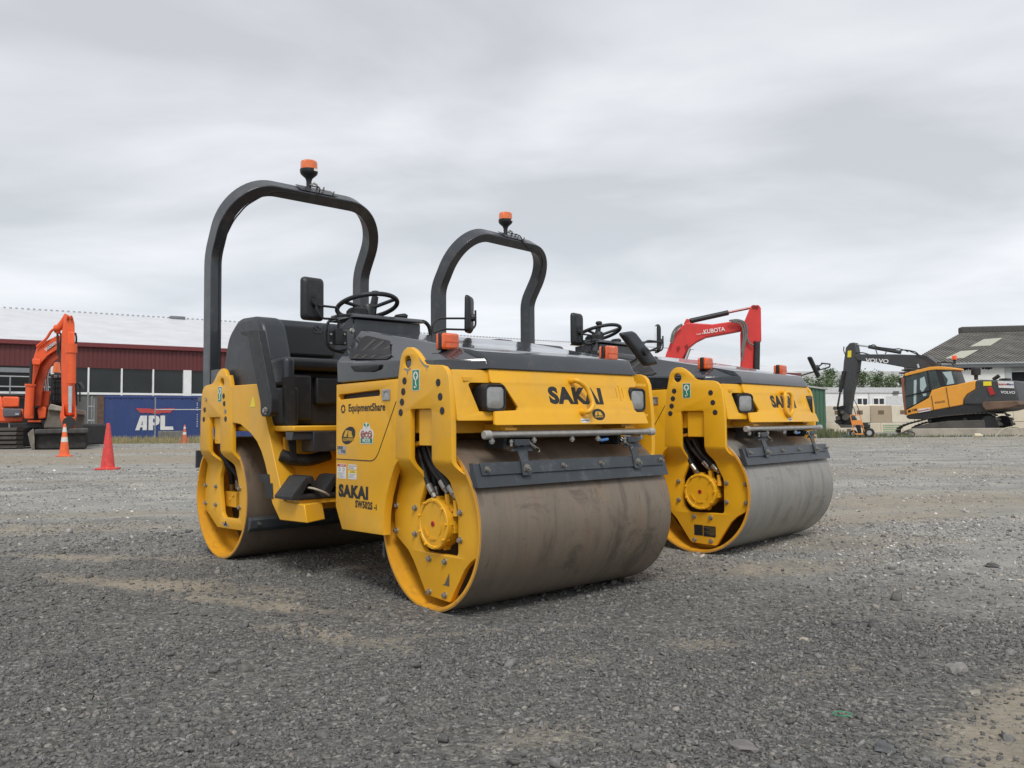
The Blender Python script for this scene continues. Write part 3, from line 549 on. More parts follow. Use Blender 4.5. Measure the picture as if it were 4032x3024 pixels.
    if worn:
        mb = MB(); mb.tube(rnd(path, .03), .0125, 12); mb.cyl(path[0], (path[0][0], path[0][1]-.03, path[0][2]), .019, 12, .013); mb.cyl(path[-1], (path[-1][0], path[-1][1]-.03, path[-1][2]), .019, 12, .013); mb.build('tow_handle', Y, t)
    else:
        mb = MB(); mb.tube(rnd([(.66, PB(1.0)-.035, 1.075), (.71, PB(1.0)-.04, 1.075), (.735, PB(1.0)-.045, 1.05), (.735, PB(1)-.05, .945), (.70, PB(1)-.05, .915), (.66, PB(1)-.05, .915), (.635, PB(1)-.045, .945), (.635, PB(1)-.04, 1.05), (.66, PB(1.0)-.035, 1.075)], .03), .0125, 12); mb.cyl((.685, PB(1.07), 1.075), (.685, PB(1.07)-.04, 1.075), .016, 12); mb.cyl((.685, PB(.91), .912), (.685, PB(.91)-.04, .912), .016, 12); mb.build('tow_handle', Y, t)
    if worn:
        e0 = cplate('oval_sticker', [circ2(0, 0, .046, 32, .029)], FT(.812, .915, 0), DECAL, pn, .0004, 0, smooth=0)
        for q_ in ([(-.030, -.004), (-.018, .014), (-.004, .016), (-.012, -.005)], [(-.002, -.005), (.0, .016), (.018, .013), (.028, -.005)]): cplate('sticker_emblem', [q_], FT(.812, .915, .0007), basic('emblem_gold', (.62, .36, .03), .5), e0, .0002, 0, smooth=0)
        text('sticker_lettering', 'EQUIPMENT', .0115, FT(.812, .903, .0007), basic('emblem_gold', (.62, .36, .03), .5), e0, ext=.0002, off=.0002)
    e0 = cplate('tow_point_sticker', [rrect(-.030, -.010, .030, .010, .002)], FT(.705, .884, 0), WHITE, pn, .0004, 0, smooth=0); text('sticker_lettering', 'TOW POINT', .0105, FT(.705, .884, .0007), DECAL, e0, ext=.0002, off=.0002)
    # --- hood
    def mir(p): return (1.3-p[0], p[1], p[2])
    L0 = [(-.046, .779, 1.097), (-.043, .30, 1.099), (-.036, -.10, 1.104), (.137, -.286, 1.125)]
    L1 = [(-.050, .781, 1.209), (-.046, .30, 1.186), (-.038, -.11, 1.166), (.148, -.266, 1.168)]
    L2 = [(.06, .705, 1.388), (.088, .30, 1.310), (.115, -.06, 1.2415), (.126, -.2285, 1.209)]
    L15 = [(-.022, .762, 1.290)]
    vs_ = L0+L1+L2; rs = [mir(p) for p in vs_]; n_ = 12; V_ = vs_+rs; f_ = []
    for r0 in (0, 4):
        for i in range(3): f_ += [(r0+i, r0+i+1, r0+i+5, r0+i+4), (12+r0+i, 12+r0+i+4, 12+r0+i+5, 12+r0+i+1)]
        f_ += [(r0+3, 12+r0+3, 12+r0+7, r0+7), (r0, r0+4, 12+r0+4, 12+r0)]
    f_ += [(8, 9, 21, 20), (9, 10, 22, 21), (10, 11, 23, 22), (0, 12, 13, 1), (1, 13, 14, 2), (2, 14, 15, 3)]
    hood = MB().add(V_, f_).build('hood', HOOD, t, bevel=.006, smooth=30)
    # side grille in the hood
    def hs(b, z):
        zt = 1.388-.1955*(.705-b)/.405*.4 if b > .3 else 1.31; zt = 1.388+(b-.705)*.1926; zb = 1.209+(b-.781)*.0478; at2 = .06+(.705-b)*.0691
        return -.05+(at2+.05)*max(0, (z-zb)/(zt-zb))
    gl = rnd2([(.672, 1.222), (.655, 1.275), (.662, 1.338), (.630, 1.349), (.405, 1.302), (.385, 1.28), (.285, 1.212), (.30, 1.198)], .014)
    HG = lambda e: (lambda u, v_, w_: (hs(u, v_)-e-w_, u, v_))
    cplate('hood_grille', [gl], HG(.0015), HOLE, hood, .001, 0, smooth=0)
    for k in range(4):
        b_ = .630-k*.082; zt2 = min(1.338, 1.296+.20*(b_-.085-.405)) if b_-.085 > .39 else 1.215+.62*(b_-.085-.285)
        cplate('grille_slat', [[(b_, 1.222-.004*k), (b_-.030, 1.220-.004*k), (b_-.105, zt2-.006), (b_-.080, zt2)]], HG(.003), basic('slat_grey', (.055, .055, .05), .5), hood, .0012, 0, smooth=0)
    cplate('hood_handle', [rnd2([(.62, 1.180), (.33, 1.170), (.345, 1.150), (.42, 1.140), (.58, 1.150)], .01)], lambda u, v_, w_: (-.052+w_, u, v_), BLACK, hood, .006, .002)
    # --- turn signals
    for side in (0, 1):
        X = lambda x: 1.3-x if side else x
        bx = lambda x0, x1, *r_: MB().box(min(X(x0), X(x1)), max(X(x0), X(x1)), *r_)
        ts = bx(.040, .134, -.050, -.028, 1.222, 1.306).build('turn_signal', BLACK, t, bevel=.006)
        bx(.040, .134, -.078, -.050, 1.224, 1.304).build('lens', AMBER, ts, bevel=.012, seg=3); bx(.040, .134, -.028, -.008, 1.224, 1.304).build('lens', AMBER, ts, bevel=.012, seg=3)
        bx(.046, .128, -.0795, -.078, 1.258, 1.262).build('lens_rib', basic('amber_rib', (.6, .06, .004), .3), ts)
        mb = MB(); mb.hexa([(X(.015), -.05, 1.165), (X(.16), -.09, 1.165), (X(.17), -.0, 1.19), (X(.015), .03, 1.17)], [(X(.035), -.045, 1.208), (X(.150), -.06, 1.208), (X(.150), .0, 1.212), (X(.035), .01, 1.212)]); mb.cyl((X(.085), -.03, 1.20), (X(.085), -.03, 1.23), .008, 8)
        mb.build('bracket', BLACK, ts, bevel=.003)
    # --- spray bar
    mb = MB(); mb.cyl((.078, -.340, .823), (1.222, -.340, .823), .0165, 20); sb = mb.build('spray_bar', STEEL, t)
    for x0, x1 in ((.066, .105), (1.195, 1.234)): MB().lathe([(0, 0), (.017, 0), (.020, .004), (.020, x1-x0-.004), (.017, x1-x0)], (x0, -.340, .823), (1, 0, 0), 20).build('pipe_cap', basic('plastic_cap', (.36, .35, .32), .5), sb)
    for x in (.112, .366, .618, .80, 1.129):
        mb = MB(); mb.cyl((x, -.340, .812), (x, -.340, .782), .009, 8); mb.cyl((x, -.340, .800), (x, -.340, .790), .014, 8); mb.cyl((x-.012, -.34, .792), (x+.012, -.34, .79), .006, 6); mb.build('spray_nozzle', BOLT, sb)
    for x in (.24, 1.06): mb = MB(); mb.box(x-.035, x+.035, -.325, -.17, .843, .853); mb.box(x-.035, x+.035, -.30, -.17, .853, .87); mb.build('spray_bar_bracket', Y, t)
    MB().tube([(.80, -.335, .79), (.84, -.33, .785), (.88, -.335, .79)], .008, 8).build('hose_clip', basic('blue_tube', (.10, .25, .55), .5), sb)
    # --- scraper
    SB = lambda z, e=0: -.343-(.694-z)*.31-e
    sn = (0, -.955, -.296)
    def slab(name, x0, x1, z0, z1, e0, e1, mat, par): 
        return MB().hexa([(x0, SB(z0, e0), z0), (x1, SB(z0, e0), z0), (x1, SB(z1, e0), z1), (x0, SB(z1, e0), z1)], [(x0, SB(z0, e1), z0), (x1, SB(z0, e1), z0), (x1, SB(z1, e1), z1), (x0, SB(z1, e1), z1)]).build(name, mat, par, bevel=.0015)
    sc = slab('scraper', -.002, 1.302, .592, .696, 0, .009, SC, t)
    slab('clamp_strip', .030, 1.275, .646, .700, .010, .017, SC, sc)
    slab('end_plate', -.006, -.001, .594, .700, -.02, .012, SC, sc)
    for x in (.058, .528, .788, 1.255):
        p = Vector((x, SB(.672, .018), .672)); d_ = Vector((0, -1, -.1)).normalized(); mb = MB(); mb.cyl(p, p+d_*.003, .014, 16); mb.cyl(p+d_*.003, p+d_*.012, .010, 6); mb.cyl(p+d_*.012, p+d_*.024, .006, 8); mb.build('bolt', BOLT, sc)
    for x in (.285, 1.057):
        mb = MB(); mb.prism(rnd2([(x-.028, .636), (x+.028, .636), (x+.024, .700), (x+.030, .745), (x+.062, .742), (x+.066, .758), (x+.030, .772), (x+.012, .80), (x-.012, .80), (x-.028, .765), (x-.070, .757), (x-.072, .745), (x-.030, .748), (x-.022, .70)], .006), 0, .008, lambda u, v_, w_: (u, SB(v_, .019)-w_, v_))
        mb.box(x-.06, x+.03, -.37, -.25, .772, .800); mb.cyl((x-.06, -.34, .785), (x+.05, -.34, .785), .014, 12); br_ = mb.build('scraper_arm', SC, t, bevel=.0015)
        MB().box(x-.095, x-.075, -.33, -.2, .76, .83).build('scraper_hanger', BLACK, t)
        p = Vector((x, SB(.668, .028), .668)); d_ = Vector((0, -1, -.1)).normalized(); mb = MB(); mb.cyl(p, p+d_*.004, .021, 20); mb.cyl(p+d_*.004, p+d_*.014, .013, 6); mb.cyl(p+d_*.014, p+d_*.028, .007, 8); mb.build('bolt', BOLT, br_)
        mb = MB()
        for j in range(3): q_ = Vector((x-.075+j*.04, -.36, .80)); mb.cyl(q_, q_+Vector((0, 0, -.03)), .006, 6); mb.cyl(q_+Vector((0, 0, -.006)), q_+Vector((0, 0, -.012)), .010, 6)
        mb.build('adjusting_screw', BOLT, br_)
        hx_ = [(x+.025+j*.0009 if x < .6 else x-.095+j*.0009, -.355+.008*math.cos(j*.9), .79-j*.00055+.008*math.sin(j*.9)) for j in range(0, 60)]
        MB().tube(hx_, .0018, 5).build('spring', STEEL, br_); e1 = Vector(hx_[-1]); MB().tube(rnd([e1, e1+Vector((.012, -.005, -.002)), e1+Vector((.016, -.005, -.018)), e1+Vector((.004, -.005, -.02))], .006), .002, 5).build('spring_hook', STEEL, br_)
    # other scrapers
    MB().box(.01, 1.29, .398, .415, .20, .28).build('scraper', SCR1, t, bevel=.003)
    mb = MB(); mb.hexa([(.005, -.435, .232), (1.3, -.435, .232), (1.3, -.40, .205), (.005, -.40, .205)], [(.005, -.445, .285), (1.3, -.445, .285), (1.3, -.41, .30), (.005, -.41, .30)]); sr = mb.build('scraper', SCR1, t, bevel=.003, **rk)
    MB().cyl((.06, -.44, .26), (.06, -.455, .26), .011, 6).build('bolt', BOLT, sr, loc=(0, 0, 0))
    MB().box(-.01, 1.3, .385, .40, .58, .70).build('scraper', SCR1, t, bevel=.002, **rk)
    # --- rollover bar, rear frame
    cz = 2.515; r_ = .30; LEAN = R(32)
    def side_b(z): t_ = max(0, z-1.98); return .262 - (math.tan(LEAN)*(t_-.07) if t_ > .14 else math.tan(LEAN)*t_*t_/.28)
    def lean(z): return LEAN*min(1, max(0, (z-1.98)/.14))
    lg = [(.045, 1.05), (.045, 1.6), (.045, 1.92), (.045, 1.98), (.045, 2.015), (.045, 2.05), (.045, 2.085), (.045, 2.12), (.045, cz-r_+.002)]
    arc = [(.045+r_-r_*math.cos(R(a)), cz-r_+r_*math.sin(R(a))) for a in range(6, 91, 6)]
    half = lg+arc; pth = [(x, side_b(z), z) for x, z in half]+[(1.3-.017-x, side_b(z), z) for x, z in half[::-1]]
    rp = MB().rsweep(pth, .078, .122, lambda i: (0, math.cos(lean(pth[i][2])), math.sin(lean(pth[i][2])))).build('rollover_bar', CHAR, t, bevel=.006, smooth=40, **rk)
    mb = MB()
    for x in (.0555, 1.2335):
        mb = MB(); mb.box(x-.07, x+.07, .13, .36, 1.04, 1.065); mb.box(x-.045, x-.033, .06, .2, 1.06, 1.25); mb.box(x+.033, x+.045, .06, .2, 1.06, 1.25); mb.build('bar_foot', CHAR, rp, bevel=.003) 

    zt9 = cz+.040; mb = MB(); mb.box(.53, .82, -.055, .057, .001, .006, Matrix.Translation((0, side_b(cz)-.017, zt9)) @ Matrix.Rotation(LEAN, 4, 'X')); 
    mb.build('bar_plate', CHAR, rp, bevel=.002)
    for x, y in ((.70, -.04), (.74, .03), (.79, -.035), (.69, .03)): p9 = Matrix.Translation((0, side_b(cz)-.017, zt9)) @ Matrix.Rotation(LEAN, 4, 'X'); mb = MB(); mb.cyl(p9 @ Vector((x, y, .005)), p9 @ Vector((x, y, .016)), .009, 6); mb.cyl(p9 @ Vector((x, y, .016)), p9 @ Vector((x, y, .032)), .005, 8); mb.build('bolt', BOLT, rp)
    fy = lambda z, e=.064: side_b(z)-e
    cb = [(.645, -.03, 2.59), (.66, fy(2.56, .07), 2.56), (.66, fy(2.52)-.004, 2.52), (.62, fy(2.50)-.003, 2.497), (.45, fy(2.50)-.003, 2.495), (.33, fy(2.49)-.003, 2.485), (.25, fy(2.44)-.004, 2.44), (.16, fy(2.37)-.004, 2.37), (.10, fy(2.27)-.004, 2.27), (.072, fy(2.16)-.004, 2.16), (.065, fy(2.05)-.003, 2.05), (.065, .198, 1.9), (.065, .199, 1.2)] if worn else [(.645, -.03, 2.59), (.70, fy(2.56, .07), 2.56), (.76, fy(2.51)-.004, 2.51), (.85, fy(2.49)-.01, 2.47), (.93, fy(2.49)-.01, 2.465), (1.05, fy(2.47), 2.46), (1.14, fy(2.40)-.003, 2.39), (1.17, fy(2.25), 2.25)]
    MB().tube(rnd(cb, .04), .005, 6).build('cable', RUB, rp)
    bc = MB().lathe([(.0, 2.59), (.022, 2.59), (.018, 2.61), (.019, 2.66), (.026, 2.682), (.046, 2.700), (.060, 2.714), (.064, 2.728), (.064, 2.745)], (.640, .005, -.030), (0, 0, 1), 28).build('beacon', BLACK, rp)
    MB().lathe([(.061, 2.745), (.0605, 2.79), (.058, 2.802), (.05, 2.808), (0, 2.809)], (.640, .005, -.030), (0, 0, 1), 28).build('lens', BEAC, bc)
    MB().box(.645, .675, -.063, -.058, 2.695, 2.712).build('label', WHITE, bc)
    mb = MB(); mb.cyl((.655, -.03, 2.615), (.685, -.04, 2.60), .008, 6); mb.cyl((.645, -.01, 2.60), (.645, -.035, 2.60), .010, 6); mb.build('clamp_bolt', BOLT, bc)
    # --- rear body
    mb = MB(); mb.box(-.02, 1.32, -.23, .20, .86, 1.09); mb.box(.0, 1.3, -1.0, -.20, .835, .868); mb.box(.55, .95, -1.0, .1, .35, .8)
    mb.build('rear_frame', Y, t, bevel=.008, **rk)
    fo = [(-.235, 1.125), (-.258, .893), (-.304, .889), (-.40, .878), (-.459, .855), (-.55, .820), (-.629, .775), (-.69, .715), (-.732, .655), (-.772, .58), (-.800, .50), (-.833, .419), (-.929, .330), (-1.249, .339), (-1.214, .436), (-.99, .440), (-.965, .454), (-.645, 1.122)]
    for side in (0, 1):
        def ff(u, v_, w_, side=side):
            x = -.047+w_; return (1.3-x if side else x, u+(w_*.55 if u < -.5 else 0), v_)
        mb = MB(); mb.prism(fo, 0, .16, ff); mb.build('fender', Y, t, bevel=.005, **rk)
    if worn:
        for (b0, z0), (b1, z1) in (((-.66, .585), (-.80, .545)), ((-.735, .535), (-.842, .455))): cplate('sticker', [[(b0, z0), (b1, z0), (b1-.01, z1-.01), (b0-.02, z1-.01)]], lambda u, v_, w_: (-.0485-w_, u, v_), DECAL, t, .0006, 0, smooth=0, **rk)
        cplate('warning_sticker', [[(-.585, 1.0), (-.63, 1.0), (-.605, 1.055)]] if False else [[(-.535, .985), (-.615, .985), (-.582, 1.045), (-.574, 1.045)]], lambda u, v_, w_: (-.0485-w_, u, v_), YSTK, t, .0006, 0, smooth=0, **rk)
    MB().box(-.046, .04, -.53, -.26, .885, 1.085).build('fender_box', Y, t, bevel=.004, **rk)
    gb = MB().prism(rnd2([(-.50, 1.448), (-.742, 1.438), (-.922, 1.02), (-.925, .945), (-.905, .928), (-.805, .922), (-.785, .945), (-.785, 1.0), (-.610, 1.405), (-.52, 1.425)], .015), -.100, -.052, lambda u, v_, w_: (w_, u, v_)).build('grab_bar', BLACK, t, bevel=.010, **rk)
    mb = MB(); mb.cyl((-.10, -.855, .957), (-.104, -.855, .957), .022, 18); mb.cyl((-.104, -.855, .957), (-.116, -.855, .957), .014, 6); mb.build('bolt', BOLT, gb)
    # seat, moulded tank
    mb = MB(); tp = rnd2([(-.0, 1.095), (-.04, 1.31), (-.10, 1.46), (-.25, 1.560), (-.50, 1.552), (-.575, 1.50), (-.66, 1.285), (-.70, 1.105), (-.60, 1.095), (-.3, 1.095)], .06, 5)
    mb.prism(tp, .0, .17, lambda u, v_, w_: (w_, u, v_)); mb.build('moulded_tank', TANKM, t, bevel=.03, seg=4, smooth=60, **rk)
    MB().box(.002, .075, -.885, -.60, 1.10, 1.275).build('arm_rest', TANKM, t, bevel=.03, seg=4, smooth=60, **rk)
    sb_ = MB().box(.185, 1.12, -.30, -.12, 1.27, 1.575).build('seat_back', TANKM, t, bevel=.045, seg=5, smooth=60, **rk)
    mb = MB(); mb.box(.23, .66, -.335, -.29, 1.33, 1.54); mb.build('back_pad', SEATM, t, bevel=.02, seg=4, smooth=60, **rk)
    text('embossed_lettering', 'SAKAI', .075, lambda u, v_, w_: (.62+u, -.337-w_, 1.535+v_-.02), TANKM, t, off=.003, ext=.003, sx=1.25, **rk)
    MB().box(.10, .80, -.76, -.28, 1.205, 1.285).build('seat_cushion', SEATM, t, bevel=.032, seg=5, smooth=60, **rk)
    mb = MB(); mb.box(.16, .78, -.68, -.25, .87, 1.205); mb.box(.10, .26, -.74, -.5, .90, 1.18); mb.box(.30, .46, -.72, -.5, 1.0, 1.17); mb.build('seat_base', BLACK, t, bevel=.015, seg=3, **rk)
    mb = MB(); mb.box(.48, 1.26, -.45, -.15, .86, 1.20); mb.build('seat_riser', Y, t, bevel=.01, **rk)
    MB().box(.50, .62, -.4535, -.45, 1.03, 1.10).build('data_plate', SILV, t, **rk); MB().box(.50, .62, -.4535, -.45, .94, .99).build('data_plate', DECAL, t, **rk)
    mb = MB(); mb.box(.0, .16, -.985, -.90, .785, .833); mb.box(.125, .50, -1.005, -.86, .715, .833); mb.build('floor_bracket', CHAR, t, bevel=.004, **rk)
    MB().box(.05, 1.25, -.80, -.77, .36, .80).build('inner_wall', Y, t, **rk)
    MB().tube(rnd([(.0, -.84, .70), (.06, -.86, .67), (.18, -.87, .66), (.30, -.87, .69)], .05), .036, 14).build('rubber_boot', RUB, t, **rk)
    MB().add([(-.02, -.905, 1.15), (.06, -.905, 1.16), (.062, -.905, .86), (.072, -.905, .67), (.045, -.905, .665), (.012, -.905, .80)]+[(-.02, -.89, 1.15), (.06, -.89, 1.16), (.062, -.89, .86), (.072, -.89, .67), (.045, -.89, .665), (.012, -.89, .80)], [(0, 1, 2, 3, 4, 5), (11, 10, 9, 8, 7, 6)]+[(i, (i+1) % 6, 6+(i+1) % 6, 6+i) for i in range(6)]).build('mud_flap', RUB, t, **rk); MB().box(.01, .11, -.86, -.3, .87, 1.10).build('tank_skirt', BLACK, t, bevel=.02, seg=3, **rk)
    mb = MB(); mb.box(-.034, .60, -1.138, -.80, .430, .455); st = mb.build('step', Y, t, bevel=.003, **rk)
    MB().box(.85, 1.25, -1.05, -.2, .36, .80).build('inner_wall', Y, t, **rk)
    # --- console and steering
    bC = .86; mb = MB(); mb.hexa([(.105, bC, 1.30), (.552, bC, 1.30), (.552, bC, 1.468), (.105, bC, 1.468)], [(.13, 1.12, 1.30), (.53, 1.12, 1.30), (.53, 1.12, 1.46), (.13, 1.12, 1.46)])
    cn = mb.build('console', CHAR, t, bevel=.006)
    mb = MB(); mb.hexa([(.085, bC-.02, 1.472), (.572, bC-.02, 1.472), (.572, bC-.02, 1.480), (.085, bC-.02, 1.480)], [(.10, 1.15, 1.472), (.555, 1.15, 1.472), (.545, 1.12, 1.508), (.115, 1.12, 1.508)]); mb.hexa([(.092, bC-.015, 1.480), (.565, bC-.015, 1.480), (.562, bC+.01, 1.498), (.095, bC+.01, 1.498)], [(.10, 1.14, 1.48), (.555, 1.14, 1.48), (.555, 1.12, 1.51), (.10, 1.12, 1.51)])
    mb.build('console_lid', CHAR, cn, bevel=.004)
    mb = MB(); mb.box(.2, .45, .74, 1.10, 1.0, 1.31); mb.build('console_pedestal', BLACK, t, bevel=.01)
    wc = Vector((.272, 1.0, 1.566)); wn = Vector((0, math.sin(R(17)), math.cos(R(17))))
    sw = MB().torus(wc, wn, .176, .0135, 56, 12).build('steering_wheel', BLACK, t)
    mb = MB()
    for a in (0, 120, 240):
        a = R(a+70); d_ = Vector((math.cos(a), math.sin(a), 0)); d_ -= wn*d_.dot(wn); mb.cyl(wc-wn*.02, wc+d_.normalized()*.172, .011, 8)
    mb.lathe([(0, .02), (.035, .012), (.042, -.01), (.03, -.05), (.022, -.12)], wc-wn*.01, wn, 20); mb.build('spoke', BLACK, sw)
    mb = MB(); mb.lathe([(0, .0), (.020, .004), (.027, .014), (.026, .024), (.012, .034), (.010, .05)], (.362, 1.06, 1.676), (0, 0, -1), 20); mb.cyl((.362, 1.06, 1.64), (.345, 1.08, 1.50), .020, 12, .026); mb.build('shift_lever', BLACK, t)
    MB().lathe([(0, .0), (.03, .002), (.045, .015), (.04, .03), (.02, .04)], (.50, 1.0, 1.54), (.2, 0, -1), 20).build('console_knob', BLACK, t)
    MB().lathe([(0, .0), (.05, .002), (.062, .015), (.062, .05)], (.20, 1.0, 1.545), (0, -.2, -1), 20).build('gauge_cowl', BLACK, t)
    # left guard loop, bracket and mirror
    MB().tube(rnd([hp(890, 690, .90), hp(640, 690, .90), hp(520, 790, .90), hp(485, 900, .90), hp(490, 1090, .90), hp(560, 1190, .90), hp(760, 1235, .90)], .05, 5), .0085, 10).build('guard_rail', BLACK, t)
    MB().tube(rnd([hp(1850, 780, .95), hp(1930, 785, .95), hp(1990, 850, .95), hp(2015, 990, .95)], .03, 5), .012, 10).build('guard_rail', BLACK, t)
    c0, c1 = hp(530, 905, .87), hp(800, 1130, .87); mb = MB(); mb.box(c0.x, c1.x, .87, .876, c1.z, c0.z); c2, c3 = hp(612, 880, .865), hp(715, 1120, .865); mb.box(c2.x, c3.x, .845, .872, c3.z, c2.z); mbk = mb.build('mirror_bracket', BLACK, t, bevel=.002)
    for x, y in ((560, 965), (757, 965), (560, 1095), (760, 1095)): p = hp(x, y, .868); MB().cyl(p, p+Vector((0, -.008, 0)), .0065, 6).build('bolt', BOLT, mbk)
    p = hp(862, 918, .86); MB().lathe([(0, 0), (.010, .0), (.012, .01), (.016, .012), (.016, .016)], p+Vector((0, -.02, 0)), (0, 1, 0), 12).build('bolt', BOLT, mbk)
    MB().hexa([hp(715, 870, .87), hp(850, 720, .87), hp(905, 760, .87), hp(860, 900, .87)], [q_+Vector((0, .006, 0)) for q_ in (hp(715, 870, .87), hp(850, 720, .87), hp(905, 760, .87), hp(860, 900, .87))]).build('console_gusset', CHAR, t)
    def mirror(c, u, v_, w2, h2, armpaths, flip=1, tw=0):
        c, u, v_ = Vector(c), Vector(u).normalized(), Vector(v_).normalized(); n_ = u.cross(v_).normalized()*flip
        def ring(k, d): return [c+u*p[0]+v_*p[1]+n_*d for p in rrect(-w2*k, -h2*k, w2*k, h2*k, .026*k, 5)]
        def ring2(i, d): return [c+u*p[0]+v_*p[1]+n_*d for p in rrect(-w2+i, -h2+i, w2-i, h2-i, .024, 5)]
        rings = [ring2(.004, -.012), ring2(0, -.008), ring2(0, .004), ring2(.006, .014), ring2(.016, .022), ring2(.022, .024)]
        n2 = len(rings[0]); vs2 = [p for rg in rings for p in rg]; fs2 = [(i*n2+j, i*n2+(j+1) % n2, (i+1)*n2+(j+1) % n2, (i+1)*n2+j) for i in range(len(rings)-1) for j in range(n2)]+[tuple(range(n2)), tuple(range((len(rings)-1)*n2, len(rings)*n2))]
        mo = MB().add(vs2, fs2).build('mirror', BLACK if h2 < .135 else TANKM, t, smooth=50)
        rg = ring2(.012, -.0125); MB().add(rg+[p-n_*.001 for p in rg], [tuple(range(n2)), tuple(range(n2, 2*n2))]+[(j, (j+1) % n2, n2+(j+1) % n2, n2+j) for j in range(n2)]).build('mirror_glass', MIRR, mo)
        mb = MB(); mb.lathe([(0, .045), (.02, .045), (.024, .03), (.026, .02)], c-v_*h2*.18, n_, 14); mb.build('mirror_mount', BLACK, mo)
        for ap in armpaths: MB().tube(rnd(ap, .02, 4), .0065, 8).build('mirror_arm', BLACK, mo)
        return mo
    m0, m1, m2 = hp(125, 140, .88), hp(465, 140, .88), hp(125, 770, .88)
    cc = (hp(292, 455, .88))
    mirror(cc, (1, .10, .0), (0, 0, 1), abs(m1.x-m0.x)/2, abs(m0.z-m2.z)/2, [[hp(345, 390, .84), hp(350, 545, .84), hp(480, 558, .84), hp(655, 578, .85), hp(670, 610, .85), hp(668, 720, .86)], [hp(350, 545, .84), hp(360, 640, .84), hp(440, 738, .84), hp(650, 742, .85), hp(675, 780, .85), hp(668, 890, .86)]], 1)
    c3_ = lambda x, y, b=.9: loc(1700+x/2.212, 800+y/2.212, 'b', b, FR1)
    mirror(c3_(320, 960), (.75, .66, .03), (.02, 0, 1), .075, .118, [[c3_(380, 925, .86), c3_(382, 1060, .86), c3_(350, 1095, .86), c3_(100, 1088, .88), c3_(10, 1120, .9)], [c3_(380, 1000, .86), c3_(270, 995, .87), c3_(60, 995, .9), c3_(10, 1040, .9), c3_(5, 1110, .9)]], 1)
    # low front corner mirror
    if worn:
        tm = lambda x, y, b=-.10: loc(1700+x/2.212, 800+y/2.212, 'b', b, FR1)
        A, B_, D_ = tm(1625, 1125), tm(1735, 1108), tm(1870, 1408); cc = (tm(1735, 1108)+tm(1870, 1408))/2
        mirror(cc, (B_-A), (B_-tm(1945, 1385)), .062, .142, [[tm(1720, 1385, -.05), tm(1790, 1345, -.06), tm(1800, 1240, -.06)], [tm(1800, 1240, -.06), tm(1880, 1190, .0), tm(1990, 1200, .0), tm(2000, 1235, .0), tm(1875, 1290, .0)]], 1)
    else:
        tm = lambda x, y, b=-.0: loc(3100+x/2.373, 1200+y/2.373, 'b', b, FR2)
        cc = tm(243, 578); vd = cc-loc(2016, 1662, 'b', -8, FR2); vd = (cc-Vector((Vector((-FR2[0], -FR2[1], 0)).dot(Vector((math.cos(FR2[2]), math.sin(FR2[2]), 0))), Vector((-FR2[0], -FR2[1], 0)).dot(Vector((-math.sin(FR2[2]), math.cos(FR2[2]), 0))), CAMH))).normalized(); mirror(cc, vd+Vector((.10, .07, 0)), tm(203, 490)-tm(285, 665), .060, .125, [[tm(130, 690), tm(128, 655), tm(395, 575), tm(400, 548), tm(320, 540)], [tm(275, 585), tm(325, 545)]], 1)
    return t
r1 = make_roller(FR1, 'nearer yellow roller with brown rusty front drum and wheel chocks on its step', True)
r2 = make_roller(FR2, 'farther yellow roller with clean grey front drum and yellow drum rim', False)
# rubber wedges standing on the step of the nearer machine
def chock(pa, pb, lbl, ln):
    th = FR1[2]+REAR[2]; p = Vector((FR1[0], FR1[1], 0))+Matrix.Rotation(FR1[2], 3, 'Z') @ (Vector((REAR[0], REAR[1], 0))+Matrix.Rotation(REAR[2], 3, 'Z') @ Vector((pa, pb, 0))); p.z = .4565
    k = thing('wheel_chock', lbl, 'wheel chock', p, th, 'rubber chocks on the roller step')
    prof = [(-.088, 0), (-.088, .012), (.0, .118), (.038, .122), (.088, .012), (.088, 0)]; inner = [(-.028, .022), (.010, .084), (.032, .086), (.064, .022)]
    cplate('wedge', [prof, inner], lambda u, v_, w_: (u, w_, v_), RUB, k, ln/2, .003)
    MB().tube(rnd([(.02, -ln/2+.02, .06), (.04, -ln/2-.02, .055), (.10, -ln/2-.03, .030), (.14, -ln/2, .01)], .03), .006, 8).build('rope', basic('rope_fibre', (.42, .38, .30), .8), k)
chock(-.005, -1.06, 'black rubber chock at the left end of the yellow step, next to the fender', .20); chock(.178, -1.065, 'black rubber chock on the yellow step next to the side panel', .17)
# ------------------------------------------------------------------ surroundings
def cone(name, px, py, h, label, col, bands, worn=False):
    d = _tw(((px-2016)/F, 1, -(py-1512)/F)); k = -CAMH/d.z; p = Vector((d.x*k, d.y*k, 0))
    c = thing('traffic_cone', label, 'traffic cone', p, R(rng.random()*30), 'traffic cones standing in the yard')
    q = h/.9; m_ = basic(name, col, .55, var=.14, scale=9, dirt=(.34, .26, .20), dirtamt=.7 if worn else .35)
    MB().prism(rnd2(rrect(-.20*q, -.20*q, .20*q, .20*q, .05*q, 3), .01), 0, .035*q, lambda u, v_, w_: (u, v_, w_)).build('base', m_, c, bevel=.006)
    r_ = lambda z: (.130-(z-.035)/.865*.100)*q
    MB().lathe([(r_(.035)*1.12, .035*q), (r_(.05), .05*q), (r_(.5), .5*q), (r_(.86), .86*q), (r_(.9)*.9, .895*q), (0, .9*q)], (0, 0, 0), (0, 0, 1), 28).build('body', m_, c)
    for z0, z1 in bands: MB().lathe([(r_(z0)+.0015, z0*q), (r_(z1)+.0015, z1*q)], (0, 0, 0), (0, 0, 1), 28).build('reflective_band', basic('cone_band', (.66, .65, .60), .5, var=.12, scale=14, dirt=(.4, .3, .2), dirtamt=.4), c)
    return c
